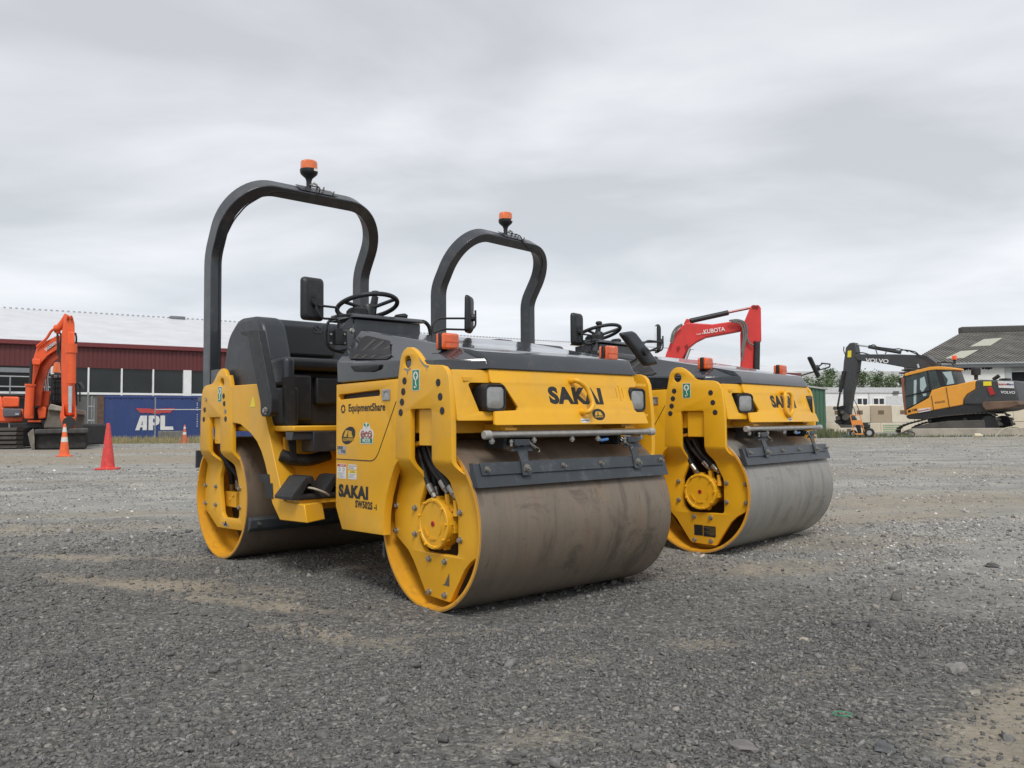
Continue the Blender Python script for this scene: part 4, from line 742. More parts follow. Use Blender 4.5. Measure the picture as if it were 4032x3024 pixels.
cone('cone_orange', 253, 1797.3, .93, 'orange cone with two white bands in front of the excavator bucket', (.78, .13, .035), [(.40, .53), (.67, .80)])
c2 = cone('cone_red', 424, 1848.8, .92, 'plain faded red cone, nearest to the camera', (.62, .045, .040), [], True)
for z, a in ((.44, -1.9), (.46, -1.55), (.72, -1.7)):
    pass
cone('cone_far', 726.6, 1745.4, .88, 'small worn cone by the concrete block in front of the blue container', (.62, .12, .05), [(.42, .54), (.70, .80)], True)
def wall_frame(px, Y, deg):
    o = at(px, 1500, Y); o.z = 0; a = R(deg); d = Vector((math.sin(a), math.cos(a), 0)); n_ = Vector((-d.y, d.x, 0)); return o, d, n_
def wpt(fr, u, z, w_=0): return fr[0]+fr[1]*u+fr[2]*w_+Vector((0, 0, z))
def wuz(fr, px, py, w_=0):                       # photograph point on the wall, as (distance along, height)
    o, d, n_ = fr; o2 = o+n_*w_; q = onp(px, py, o2, math.atan2(d.y, d.x)); return ((q-o2).dot(d), q.z)
def wbox(mb, fr, u0, u1, z0, z1, w0, w1): return mb.hexa([wpt(fr, u0, z0, w0), wpt(fr, u1, z0, w0), wpt(fr, u1, z1, w0), wpt(fr, u0, z1, w0)], [wpt(fr, u0, z0, w1), wpt(fr, u1, z0, w1), wpt(fr, u1, z1, w1), wpt(fr, u0, z1, w1)])
def anchor(o, parent_pos): pass
def wthing(name, label, cat, fr, group=None): return thing(name, label, cat, (0, 0, 0), 0, group)
def corr(name, c, scale, axis_, rough=.5, amt=.5, dirt=None, da=.3, metal=0):
    s = NT(name); n_ = s.noise(.6, 6, .65); col = s.ramp(n_, [(.3, tuple(x*.88 for x in c)), (.7, tuple(min(1, x*1.08) for x in c))])
    if dirt: col = s.mix(s.ramp(s.noise(2.3, 8, .75, sc3=(1, 1, .35)), [(.5, (0,)*3), (.72, (da,)*3)]), col, dirt)
    s.col(col); s.set(rough=rough, metal=metal); return s.m
CORR = []
# warehouse on the left
WL = wall_frame(396, 56, 55.5)
LW = wthing('warehouse', 'long dark red clad warehouse with white roof and dark glazing behind the container', 'warehouse', WL)
RED = corr('red_cladding', (.115, .022, .024), 1, 0, .55, dirt=(.09, .035, .03), da=.4); ROOFW = corr('white_roofing', (.62, .63, .65), 1, 0, .4, dirt=(.42, .43, .44), da=.3)
GLASSD = basic('dark_glazing', (.030, .038, .040), .12, var=.6, scale=.25, spec=None) if False else basic('dark_glazing', (.016, .020, .021), .22, var=.6, scale=.22)
WHP = basic('white_paint', (.76, .77, .77), .5, var=.06, scale=2, dirt=(.4, .4, .38), dirtamt=.25)
u0, ze = wuz(WL, 0, 1180+378/2.37); u0 -= 12; u1 = 75
_, zb = wuz(WL, 700, 1180+655/2.37); _, zs = wuz(WL, 600, 1180+876/2.37)
ze = 1.0*wuz(WL, 400, 1353)[1]; zb = wuz(WL, 400, 1450)[1]; zs = wuz(WL, 480, 1549)[1]
mb = MB(); n_ = int((u1-u0)/.28)
for i in range(n_):
    a = u0+i*.28; wbox(mb, WL, a+.02, a+.20, zb, ze-.25, -.03, .05)
wbox(mb, WL, u0, u1, zb, ze-.1, .0, .2); mb.build('cladding', RED, LW)
wbox(MB(), WL, u0, u1, ze-.28, ze+.02, -.28, .05).build('gutter', basic('red_gutter', (.16, .028, .03), .45), LW, bevel=.03)
rw = 17; zr = None
rq = at(300, 1180+133/2.37, 1); 
def roof_z(px, py, w_): return wuz(WL, px, py, w_)[1]
zr = roof_z(500, 1180+147/2.37, rw)
mb = MB(); mb.hexa([wpt(WL, u0, ze, -.2), wpt(WL, u1, ze, -.2), wpt(WL, u1, zr, rw), wpt(WL, u0, zr, rw)], [wpt(WL, u0, ze-.08, -.2), wpt(WL, u1, ze-.08, -.2), wpt(WL, u1, zr-.08, rw), wpt(WL, u0, zr-.08, rw)])
mb.hexa([wpt(WL, u0, zr, rw), wpt(WL, u1, zr, rw), wpt(WL, u1, ze, 2*rw), wpt(WL, u0, ze, 2*rw)], [wpt(WL, u0, zr-.08, rw), wpt(WL, u1, zr-.08, rw), wpt(WL, u1, ze-.08, 2*rw), wpt(WL, u0, ze-.08, 2*rw)]); rf = mb.build('roof', ROOFW, LW)
mb = MB()
i = 0; u = u0
while u < u1: wbox(mb, WL, u, u+.17, zr-.02, zr+.09, rw-.12, rw+.12); u += .42
mb.build('ridge_cap', basic('grey_ridge', (.35, .36, .38), .5), rf)
uv, _ = wuz(WL, 697, 1275, rw); wbox(MB(), WL, uv-.7, uv+.6, zr-.15, zr+.16, rw-.6, rw+.5).build('roof_vent', basic('vent_grey', (.16, .165, .18), .5), rf, bevel=.08)
wbox(MB(), WL, u0, u1, 0, zs-.1, .05, .25).build('plinth', basic('painted_block', (.11, .11, .105), .7, var=.1, dirt=(.2, .2, .18)), LW)
wbox(MB(), WL, u0, u1, zs-.1, zb, .12, .2).build('glazing', GLASSD, LW)
wbox(MB(), WL, u0, u1, zs-.10, zs+.04, -.05, .15).build('sill', WHP, LW)
for px in (348, 479, 603, 900, 1000): ua = wuz(WL, px, 1500)[0]; wbox(MB(), WL, ua-.05, ua+.05, zs-.15, zb+.02, -.06, .12).build('mullion', WHP, LW)
ua, ub = wuz(WL, 721, 1500)[0], wuz(WL, 752, 1500)[0]; wbox(MB(), WL, ua, ub, zs-.25, zb+.02, -.12, .12).build('pillar', WHP, LW)
# dark bay door opening at the far left of the warehouse
ua, ub = u0, wuz(WL, 200, 1500)[0]; BLK = basic('dark_interior', (.012, .013, .014), .9); wbox(MB(), WL, ua, ub, .0, zb-.05, -.0, .04).build('bay_opening', BLK, LW)
wbox(MB(), WL, ua, ub, zb-.42, zb-.12, -.04, .02).build('door_track', basic('track_grey', (.20, .21, .22), .5), LW)
FR_ = wthing('pipe_barrier', 'tall galvanised pipe railing across the dark bay door of the warehouse', 'railing', WL)
GAL = basic('galvanised_pipe', (.30, .31, .32), .45, .6, var=.15, scale=12)
for py in (1180+717/2.37, 1180+812/2.37):
    z = wuz(WL, 60, py, -.6)[1]; p0, p1 = wpt(WL, wuz(WL, -300, 1500, -.6)[0], z, -.6), wpt(WL, wuz(WL, 300, 1500, -.6)[0], z, -.6); MB().cyl(p0, p1, .05, 8).build('rail', GAL, FR_)
for px in (-260, -120, 40, 190, 300): a = wuz(WL, px, 1500, -.6)[0]; MB().cyl(wpt(WL, a, 0, -.6), wpt(WL, a, wuz(WL, 60, 1180+717/2.37, -.6)[1], -.6), .05, 8).build('post', GAL, FR_)
# blue shipping container
CF = wall_frame(385, 46.5, 66); SC_ = wthing('shipping_container', 'blue corrugated shipping container with red wings and big white letters', 'container', CF)
CH = 2.55; CL = 12.19; CBL = corr('container_blue', (.022, .048, .165), 1, 0, .5, dirt=(.05, .07, .16), da=.6)
mb = MB(); u = .15
while u < CL-.2:
    mb.prism([(u, .0), (u+.05, .035), (u+.12, .035), (u+.17, 0)], .16, CH-.12, lambda a, w_, z: wpt(CF, a, z, -w_)) if False else wbox(mb, CF, u, u+.11, .16, CH-.12, -.0, .05); u += .27
wbox(mb, CF, .05, CL-.05, .14, CH-.1, .02, .06); wbox(mb, CF, .05, CL-.05, .14, CH-.05, .06, 2.4); mb.build('side_wall', CBL, SC_)
fb = basic('container_frame', (.026, .055, .19), .5, dirt=(.16, .06, .03), dirtamt=.5)
for a, b, z0, z1, nm in ((0, CL, CH-.12, CH, 'top_rail'), (0, CL, 0.02, .16, 'bottom_rail'), (CL-.16, CL, .02, CH, 'corner_post')): wbox(MB(), CF, a, b, z0, z1, -.03, .1).build(nm, fb, SC_)
wbox(MB(), CF, 0, .34, .02, CH-.01, -.035, .1).build('corner_post', basic('rusty_post', (.105, .060, .040), .8, var=.3, dirt=(.03, .05, .14), dirtamt=.5), SC_)
mb = MB(); u = .6
while u < CL: wbox(mb, CF, u, u+.10, CH-.17, CH-.12, -.035, 0); u += .54
mb.build('rail_slots', basic('slot_dark', (.02, .03, .07), .8), SC_)
CT = lambda u0_, z0_: (lambda u, v_, w_: tuple(wpt(CF, u0_+u, z0_+v_, -.012-w_)))
ua, zt = wuz(CF, 533, 1180+1082/2.37); ub, zb2 = wuz(CF, 685, 1180+1215/2.37)
CW = basic('container_white', (.62, .62, .60), .6, var=.1, dirt=(.2, .25, .4), dirtamt=.4); hL = zt-zb2; wd = ub-ua
# the three letters as block shapes on a 3 x 1 field
k = wd/3.3
A_ = [(0, 0), (.42, 1), (.98, 1), (.98, 0), (.62, 0), (.62, .2), (.42, .2), (.36, 0)]; Ah = [(.50, .36), (.62, .36), (.62, .66)]
P_ = [(1.12, 0), (1.12, 1), (1.72, 1), (1.98, .93), (2.08, .70), (2.0, .42), (1.75, .32), (1.50, .32), (1.50, 0)]; Ph = [(1.50, .52), (1.66, .54), (1.74, .66), (1.66, .78), (1.50, .79)]
L_l = [(2.12, 0), (2.12, 1), (2.52, 1), (2.52, .24), (3.2, .24), (3.26, 0)]
for lo, nm in (([A_, Ah], 'lettering'), ([P_, Ph], 'lettering'), ([L_l], 'lettering')):
    cplate(nm, [[(x*k, y*hL) for x, y in l_] for l_ in lo], CT(ua, zb2), CW, SC_, .004, 0, smooth=0)
ue0, ze0 = wuz(CF, 533, 1180+1012/2.37); ue1, ze1 = wuz(CF, 690, 1180+1065/2.37); we = ue1-ue0; he = ze0-ze1
cplate('wing_emblem', [[(0, he), (.36*we, .93*he), (.44*we, .78*he), (.5*we, 1.1*he), (.56*we, .78*he), (.64*we, .93*he), (we, he), (.88*we, .2*he), (.66*we, .15*he), (.56*we, 0), (.5*we, .1*he), (.46*we, 0), (.38*we, .15*he), (.12*we, .2*he)]], CT(ue0, ze1), basic('faded_wing_red', (.42, .05, .05), .6), SC_, .004, 0, smooth=0)
a2, z2 = wuz(CF, 777, 1590)
for i, ch in enumerate('APHU 679858'): 
    if ch != ' ': text('serial_lettering', ch, .11, CT(a2, CH-.42-i*.135), CW, SC_, off=.003, ext=.002)
# fence in front of it
FF = wall_frame(340, 44.5, 66); fn_ = wthing('pipe_fence', 'thin galvanised pipe fence standing in front of the blue container', 'fence', FF)
for px, py in ((347, 1545), (362, 1560), (371, 1570), (612, 1563), (840, 1565)):
    a, z = wuz(FF, px, py); MB().cyl(wpt(FF, a, 0), wpt(FF, a, z), .035, 8).build('post', GAL, fn_)
a, z = wuz(FF, 612, 1613); b, _ = wuz(FF, 1000, 1615); MB().cyl(wpt(FF, a, z), wpt(FF, b, z), .03, 8).build('rail', GAL, fn_)
for py in (1600, 1655, 1690): a, z = wuz(FF, 345, py); b, _ = wuz(FF, 373, py); MB().cyl(wpt(FF, a, z), wpt(FF, b, z), .025, 8).build('rail', GAL, fn_)
CONC = basic('concrete', (.26, .245, .22), .85, var=.15, scale=2.5, dirt=(.13, .12, .10), dirtamt=.5, bump=.3, bscale=30)
def block_on(name, label, x0, x1, y0, yb, Y, dep, mat=CONC, cat='concrete block', group=None, deg=80):
    fr = wall_frame(x0, Y, deg); a = wuz(fr, x1, yb)[0]; z = wuz(fr, x0, y0)[1]; o = fr[0]
    t_ = thing(name, label, cat, o, 0, group) if False else None
    ob = wbox(MB(), fr, 0, a, 0, z, 0, dep).build(name, mat, None, bevel=.03); return tag(ob, label, cat, group)
block_on('concrete_block', 'long low concrete block behind the small worn cone', 624, 719, 1698, 1741, 41.5, .6, basic('dark_concrete', (.16, .155, .145), .9, var=.2, dirt=(.10, .10, .08), dirtamt=.5))
block_on('concrete_block', 'low dark concrete block between the bucket and the blue container', 345, 404, 1702, 1750, 39.5, .6, basic('dark_concrete', (.16, .155, .145), .9))
# grass and weeds: small blades
def tuft(name, label, n, fpos, h0, h1, cols, wdt=.012, lean=.5):
    vs_, fs_, cl_ = [], [], []
    for i in range(n):
        x, y, s_ = fpos(); h = (h0+(h1-h0)*random.random()**2)*s_; a = random.random()*6.28; dx, dy = math.cos(a)*wdt*(1+h), math.sin(a)*wdt*(1+h); lx, ly = (random.random()-.5)*lean*h, (random.random()-.5)*lean*h
        k = len(vs_); vs_ += [(x-dx, y-dy, 0), (x+dx, y+dy, 0), (x+lx*.4+dx*.7, y+ly*.4+dy*.7, h*.6), (x+lx*.4-dx*.7, y+ly*.4-dy*.7, h*.6), (x+lx, y+ly, h)]; fs_ += [(k, k+1, k+2, k+3), (k+3, k+2, k+4)]
    me = bpy.data.meshes.new(name); me.from_pydata(vs_, [], fs_)
    s = NT(name+'_mat'); g_ = s.n('ShaderNodeNewGeometry'); s.col(s.ramp(s.noise(1.2, 6, .7, vec=g_.outputs['Position']), [(.3, cols[0]), (.5, cols[1]), (.7, cols[2])])); s.set(rough=.8)
    me.materials.append(s.m); o = bpy.data.objects.new(name, me); C.objects.link(o); return tag(o, label, 'grass', kind='stuff')
def fp1():
    px = 350+random.random()*560; Y = 39+random.random()*5; p = at(px, 1720, Y); return p.x, p.y, 1
tuft('weeds', 'dry yellow and green weeds along the container', 5000, fp1, .04, .40, [(.12, .14, .05), (.32, .28, .14), (.42, .34, .20)], .012)
def fp2():
    px = 3220+random.random()**1.6*900; Y = 39.5+random.random()*7; p = at(px, 1720, Y); return p.x, p.y, max(.35, 1.25-(px-3220)/260)
tuft('weeds', 'green weeds at the foot of the concrete block wall', 5000, fp2, .04, .48, [(.05, .08, .025), (.10, .12, .05), (.22, .20, .11)], .014)
# ------------------------------------------------------------------ orange excavator on the left
def tracks(parent, o, th, L_, h, w_, gauge, mat, shoe, both=True):     # crawler tracks along direction th
    d = Vector((math.cos(th), math.sin(th), 0)); n_ = Vector((-d.y, d.x, 0)); r_ = h/2
    for s_ in ((-1, 1) if both else (-1,)):
        c0 = Vector(o)+n_*s_*gauge/2
        path = []; N_ = 10
        for i in range(N_+1): a = math.pi*(.5+i/N_); path.append((-L_/2+r_+r_*math.cos(a), r_+r_*math.sin(a)))
        for i in range(N_+1): a = math.pi*(-.5+i/N_); path.append((L_/2-r_+r_*math.cos(a), r_+r_*math.sin(a)))
        P3 = lambda u, z, w2: c0+d*u+n_*w2+Vector((0, 0, z))
        per = []; tot = 0; pp = path+[path[0]]
        seg = [(Vector(pp[i]), Vector(pp[i+1])) for i in range(len(pp)-1)]; tot = sum((b-a).length for a, b in seg); ns = int(tot/.19); mb = MB()
        for k in range(ns):
            q = k*tot/ns; 
            for a, b in seg:
                l_ = (b-a).length
                if q <= l_ or (a, b) == seg[-1]: break
                q -= l_
            t_ = (b-a).normalized(); m_ = a+t_*q; nn = Vector((t_.y, -t_.x)); q0, q1 = m_-t_*.08, m_+t_*.08
            for ww0, ww1, e0, e1 in ((-w_/2, w_/2, -.015, .02),):
                f = lambda p, e, w2: P3(p.x+nn.x*e, max(.002, p.y+nn.y*e), w2)
                mb.hexa([f(q0, e0, ww0), f(q1, e0, ww0), f(q1, e0, ww1), f(q0, e0, ww1)], [f(q0, e1, ww0), f(q1, e1, ww0), f(q1, e1, ww1), f(q0, e1, ww1)])
                g0 = m_+t_*.02; g1 = m_+t_*.05; mb.hexa([f(g0, .0, ww0), f(g1, .0, ww0), f(g1, .0, ww1), f(g0, .0, ww1)], [f(g0, .05, ww0), f(g1, .05, ww0), f(g1, .05, ww1), f(g0, .05, ww1)])
        tk = mb.build('track', shoe, parent)
        mb = MB(); bx = lambda u0, u1, z0, z1, w0, w1: mb.hexa([P3(u0, z0, w0), P3(u1, z0, w0), P3(u1, z1, w0), P3(u0, z1, w0)], [P3(u0, z0, w1), P3(u1, z0, w1), P3(u1, z1, w1), P3(u0, z1, w1)])
        bx(-L_/2+r_*1.3, L_/2-r_*1.3, h*.26, h*.70, -w_*.42, w_*.42); mb.build('track_frame', mat, parent, bevel=.02)
        for u in (-L_/2+r_, L_/2-r_): MB().cyl(P3(u, r_, -w_*.3), P3(u, r_, w_*.3), r_*.86, 24).build('sprocket', shoe, parent)
        nr = 7
        for k in range(nr): u = -L_/2+r_*1.6+(L_-3.2*r_)*k/(nr-1); MB().cyl(P3(u, .17, -w_*.44), P3(u, .17, w_*.44), .12, 12).build('roller', shoe, parent)
ORG = basic('orange_paint', (.76, .105, .024), .45, var=.12, scale=1.6, dirt=(.26, .10, .05), dirtamt=.5)
ORGD = basic('shaded_orange_paint', (.36, .055, .018), .5, var=.15, scale=1.6, dirt=(.18, .07, .04), dirtamt=.5)  # darker copy of the orange: shade under the boom put into the colour
TRK = basic('track_steel', (.10, .09, .08), .7, .3, var=.3, scale=4, dirt=(.20, .16, .12), dirtamt=.5); DKS = basic('dark_machinery', (.020, .020, .021), .6, var=.3, scale=4, dirt=(.08, .07, .06), dirtamt=.4)
CHR = basic('chrome_rod', (.55, .56, .58), .2, .9)
OX = thing('excavator', 'orange excavator with raised boom and wide bucket down, parked at the left edge', 'excavator', at(120, 1770, 33)*Vector((1, 1, 0)) if False else (0, 0, 0))
g = lambda x, y, Y=31: at(x/2.7644, 1220+y/2.7644, Y)
def slabp(pts, Y0, Y1, name, mat, parent=OX, bevel=.03, fr=None):
    f_ = fr or g; a = [f_(x, y, Y0) for x, y in pts]; dy = (Y1-Y0)
    n = len(a); ce = sum(a, Vector())/n; dv = Vector((ce.x/ce.y, 1, 0))*dy; vs_ = a+[p+dv for p in a]
    mb = MB(); mb.add(vs_, [tuple(range(n)), tuple(range(n, 2*n))[::-1]]+[(i, n+i, n+(i+1) % n, (i+1) % n) for i in range(n)]); return mb.build(name, mat, parent, bevel=bevel)
# boom: comes forward from the body to the arm head
slabp([(340, 1060), (270, 1060), (330, 720), (360, 540), (400, 410), (500, 340), (640, 270), (665, 300), (640, 420), (520, 500), (440, 590), (385, 760), (350, 900)], 31.6, 32.25, 'boom', ORG)
slabp([(335, 1050), (372, 760), (430, 600), (560, 480), (650, 380), (655, 520), (600, 560), (540, 640), (500, 740), (460, 900), (445, 1050)], 31.75, 32.2, 'boom_underside', ORGD)
slabp([(512, 392), (592, 345), (590, 392), (514, 445)], 31.57, 31.6, 'boom_plate', basic('badge_grey', (.12, .12, .16), .5), bevel=.004)
bp0, bp1 = g(520, 420, 31.55), g(584, 372, 31.55); bd = (bp1-bp0).normalized(); bu = Vector((-bd.z, 0, bd.x))
text('boom_lettering', 'DOOSAN', .14, lambda u, v_, w_: (bp0+bp1)/2+bd*u+bu*v_+Vector((0, -.01-w_, 0)), WHITE, OX, off=.003, ext=.003, sx=.85)
# boom lift cylinders
for a, b, Y in (((345, 560), (310, 1150), 31.3), ((520, 690), (470, 1150), 32.5)):
    A, B_ = g(*a, Y), g(*b, Y); mid = A.lerp(B_, .42); MB().cyl(A, mid, .055, 12).build('cylinder_rod', CHR if Y > 32 else DKS, OX); MB().cyl(mid, B_, .15, 16).build('lift_cylinder', ORG, OX); MB().cyl(mid, mid.lerp(B_, .06), .19, 16).build('cylinder_collar', ORG, OX)
slabp([(350, 530), (440, 530), (440, 600), (350, 600)], 31.2, 31.5, 'boom_light', ORG, bevel=.04)
# arm (dipper), stands upright facing the camera
slabp([(705, 60), (790, 60), (812, 150), (815, 420), (805, 560), (812, 800), (835, 1150), (690, 1160), (670, 1000), (664, 540), (670, 260)], 30.6, 31.3, 'arm', ORG, bevel=.06)
slabp([(738, 235), (812, 235), (808, 560), (740, 560)], 30.35, 30.6, 'arm_bracket', ORG, bevel=.05)
slabp([(725, 60), (745, 58), (745, 110), (725, 110)], 30.5, 30.62, 'arm_lug', ORGD); slabp([(768, 58), (788, 60), (788, 110), (768, 110)], 30.5, 30.62, 'arm_lug', ORGD)
MB().cyl(g(775, 375, 30.3), g(772, 800, 30.3), .165, 18).build('bucket_cylinder', ORG, OX); MB().cyl(g(775, 370, 30.3), g(775, 470, 30.3), .20, 18).build('cylinder_collar', ORG, OX)
MB().cyl(g(765, 830, 30.3), g(764, 1120, 30.3), .07, 12).build('cylinder_rod', CHR, OX)
for pth_ in ([(740, 60), (690, 140), (640, 200), (600, 200)],): MB().tube(rnd([g(x, y, 30.9) for x, y in pth_], .3), .13, 12).build('arm_cylinder', ORG, OX)
mb = MB(); mb.tube(rnd([g(610, 200, 31.5), g(560, 225, 31.5), (g(510, 310, 31.5)), g(470, 345, 31.5), g(400, 400, 31.5)], .2), .05, 8); mb.build('boom_pipe', ORG, OX)
for q_ in (((625, 260), (630, 380), (625, 470), (650, 520), (700, 520)), ((655, 250), (668, 300), (640, 420), (655, 480), (690, 500)), ((820, 250), (832, 300), (828, 420), (835, 470), (815, 475))): MB().tube(rnd([g(x, y, 30.7) for x, y in q_], .2), .035, 8).build('hose', RUB, OX)
slabp([(577, 190), (640, 180), (665, 230), (640, 260), (590, 235)], 31.2, 31.6, 'boom_head', ORG, bevel=.05)
# linkage and bucket
slabp([(680, 1010), (700, 1040), (700, 1150), (720, 1170), (810, 1170), (815, 1020), (835, 1150), (830, 1180), (815, 1300), (800, 1320), (690, 1320), (650, 1160)], 30.3, 30.6, 'bucket_link', ORG, bevel=.04)
MB().cyl(g(752, 1230, 30.2), g(752, 1230, 30.31), .22, 18).build('link_hole', HOLE, OX)
slabp([(310, 1330), (360, 1290), (370, 1350), (470, 1350), (620, 1330), (760, 1335), (960, 1290), (965, 1350), (945, 1500), (930, 1520), (380, 1528), (340, 1500)], 30.5, 31.6, 'bucket', basic('bucket_steel', (.035, .034, .033), .55, .4, var=.4, scale=3, dirt=(.16, .13, .10), dirtamt=.5), bevel=.08)
slabp([(300, 1345), (365, 1290), (378, 1400), (378, 1528), (335, 1500)], 30.35, 30.48, 'bucket_side', basic('worn_bucket_edge', (.20, .18, .15), .6, .3, var=.3), bevel=.02)
slabp([(375, 1300), (960, 1285), (962, 1345), (375, 1352)], 30.2, 30.5, 'bucket_edge', basic('bucket_lip', (.07, .068, .065), .5, .4, var=.3), bevel=.04)
# second bucket lying behind the arm is its own thing
sp_b = thing('excavator_bucket', 'weathered grey bucket standing on end behind the orange excavator arm', 'bucket', (0, 0, 0))
WB = basic('weathered_bucket', (.16, .145, .12), .75, var=.3, scale=2, dirt=(.08, .05, .035), dirtamt=.7)
slabp([(470, 1290), (525, 1090), (545, 1035), (640, 1060), (930, 1100), (925, 1180), (900, 1300)], 32.0, 32.9, 'shell', WB, sp_b, .06); slabp([(548, 1020), (660, 1050), (935, 1098), (930, 1150), (660, 1105), (520, 1088)], 31.8, 32.0, 'lip', basic('pale_bucket_lip', (.34, .32, .28), .8, var=.25, scale=3, dirt=(.15, .12, .1)), sp_b, .04)
mb = MB(); mb.box(-.02, .02, 0, .02, 0, 1)
# body
slabp([(-150, 940), (25, 940), (30, 1060), (260, 1075), (255, 1225), (0, 1228), (-150, 1228)], 32.8, 35.2, 'engine_house', ORG, bevel=.08)
slabp([(25, 942), (210, 945), (212, 1060), (25, 1062)], 32.6, 33.2, 'hood_panel', ORG, bevel=.06)
slabp([(28, 1070), (232, 1075), (230, 1165), (35, 1168)], 32.55, 32.8, 'counterweight', basic('panel_grey', (.10, .10, .115), .5), bevel=.05)
slabp([(165, 1125), (208, 1125), (207, 1145), (165, 1146)], 32.52, 32.55, 'badge', SILV, bevel=.0)
slabp([(-150, 905), (275, 920), (270, 945), (-150, 942)], 33.5, 35.2, 'engine_cover', DKS, bevel=.04)
slabp([(90, 1228), (460, 1228), (460, 1290), (150, 1300)], 32.6, 35.0, 'turntable', DKS, bevel=.04)
slabp([(260, 1160), (300, 1060), (375, 1060), (370, 1190), (265, 1190)], 31.9, 32.2, 'boom_foot', ORG, bevel=.05); slabp([(405, 1080), (440, 1050), (505, 1060), (500, 1180), (420, 1190)], 31.9, 32.2, 'boom_foot', ORG, bevel=.05)
slabp([(300, 1205), (445, 1200), (445, 1225), (300, 1225)], 31.9, 32.2, 'front_step', ORG, bevel=.03); slabp([(275, 1060), (500, 1060), (500, 1200), (275, 1200)], 32.4, 32.9, 'swing_bay', DKS, bevel=.02)
slabp([(550, 700), (660, 690), (840, 720), (845, 1050), (555, 1040), (545, 900)], 33.0, 34.6, 'cab', DKS, bevel=.08)
slabp([(572, 770), (662, 765), (662, 1000), (575, 1005)], 32.95, 33.0, 'cab_window', basic('cab_glass', (.10, .14, .16), .1, var=.4, scale=2), bevel=.01)
for x in (600, 632): MB().cyl(g(x, 745, 32.85), g(x, 1010, 32.85), .025, 6).build('guard_bar', DKS, OX)
for y in (790, 850, 920, 985): MB().cyl(g(572, y, 32.86), g(662, y, 32.86), .025, 6).build('guard_bar', DKS, OX)
MB().lathe([(0, .42), (.11, .40), (.14, .1), (.16, 0)], g(617, 683, 33.4), (0, 0, 1), 14).build('beacon', BEAC, OX); slabp([(585, 712), (625, 712), (625, 740), (585, 740)], 32.9, 33.0, 'work_lamp', LENS, bevel=.02); slabp([(638, 712), (660, 712), (660, 740), (638, 740)], 32.9, 33.0, 'work_lamp', LENS, bevel=.02)
slabp([(855, 790), (885, 785), (925, 850), (900, 870), (860, 810)], 32.8, 32.9, 'mirror', basic('mirror_back', (.10, .10, .11), .4), bevel=.02); MB().tube([g(845, 800, 32.9), g(870, 830, 32.9), g(870, 1000, 32.9)], .03, 6).build('mirror_arm', DKS, OX)
slabp([(552, 615), (590, 612), (588, 700), (550, 705)], 34.5, 34.7, 'work_lamp_panel', WHITE, bevel=.02)
to = g(70, 1525, 33.2); to.z = 0
for i, (xa, xb) in enumerate(((-170, 200),)):
    a, b = g(xa, 1275, 31.6), g(xb, 1525, 31.6); mb = MB(); z = .03
    hh = a.z
    while z < hh-.02: mb.box(a.x, b.x, 31.45+.25*abs(z/hh-.5)**2, 31.9, z, z+.13); mb.box(a.x, b.x, 31.40+.25*abs(z/hh-.5)**2, 31.5, z+.02, z+.05); z += .165
    mb.build('track', TRK, OX); MB().box(a.x+.02, b.x-.02, 31.9, 36.2, .08, hh-.03).build('track_run', DKS, OX, bevel=.1)
a, b = g(440, 1330, 31.6), g(930, 1525, 31.6); 
mb = MB(); mb.box(g(520, 0, 33.5).x, g(790, 0, 33.5).x, 33.2, 36.5, .05, .95); mb.build('track', DKS, OX, bevel=.1)
# ------------------------------------------------------------------ red excavator behind the rollers
KX = thing('excavator', 'red excavator whose boom and arm rise above the rollers', 'excavator', (0, 0, 0)); RDP = basic('red_paint', (.60, .035, .030), .42, var=.12, scale=2, dirt=(.3, .08, .05), dirtamt=.3)
kg = lambda x, y, Y=27: at(2400+x/1.58, 1150+y/1.58, Y)
slabp([(225, 610), (300, 560), (350, 390), (375, 320), (400, 265), (450, 210), (480, 190), (640, 200), (790, 178), (850, 190), (845, 235), (600, 280), (540, 310), (490, 350), (455, 410), (430, 500), (350, 640)], 27, 27.45, 'boom', RDP, KX, .03, kg)
slabp([(870, 105), (885, 80), (930, 80), (942, 100), (945, 300), (925, 320), (900, 400), (888, 640), (800, 640), (815, 430), (812, 260), (835, 190)], 26.95, 27.4, 'arm', RDP, KX, .03, kg)
slabp([(462, 195), (478, 165), (498, 168), (500, 200)], 27.05, 27.3, 'cylinder_lug', RDP, KX, .02, kg)
MB().cyl(kg(502, 180, 27.2), kg(738, 128, 27.2), .085, 14).build('arm_cylinder', BLACK, KX); MB().cyl(kg(735, 128, 27.2), kg(880, 98, 27.2), .04, 12).build('cylinder_rod', basic('reddish_rod', (.30, .13, .12), .3, .5), KX)
MB().cyl(kg(918, 310, 26.9), kg(912, 640, 26.9), .10, 12).build('bucket_cylinder', DKS, KX); MB().cyl(kg(495, 350, 27.2), kg(420, 560, 27.2), .07, 12).build('lift_cylinder_rod', CHR, KX)
for i, q_ in enumerate((((745, 178), (800, 170), (850, 190), (858, 260), (840, 330), (822, 430)), ((760, 182), (810, 178), (838, 200), (846, 270), (835, 330), (830, 400)), ((765, 188), (800, 188), (828, 215), (835, 270), (822, 380)), ((452, 200), (420, 215), (392, 250), (380, 310)), ((450, 205), (425, 225), (400, 265), (388, 320)), ((845, 260), (870, 320), (895, 330)))): MB().tube(rnd([kg(x, y, 26.85) for x, y in q_], .2), .030, 8).build('hose', basic('grey_hose', (.14, .14, .13), .6), KX)
for x, y in ((898, 90), (918, 92), (905, 310), (482, 335), (430, 345)): MB().cyl(kg(x, y, 26.9), kg(x, y, 27.0), .05, 12).build('pin', ORGD if False else basic('pin_steel', (.30, .05, .05), .4, .4), KX)
kp0, kp1 = kg(598, 248, 26.97), kg(702, 232, 26.97); kd = (kp1-kp0).normalized(); ku = Vector((-kd.z, 0, kd.x))
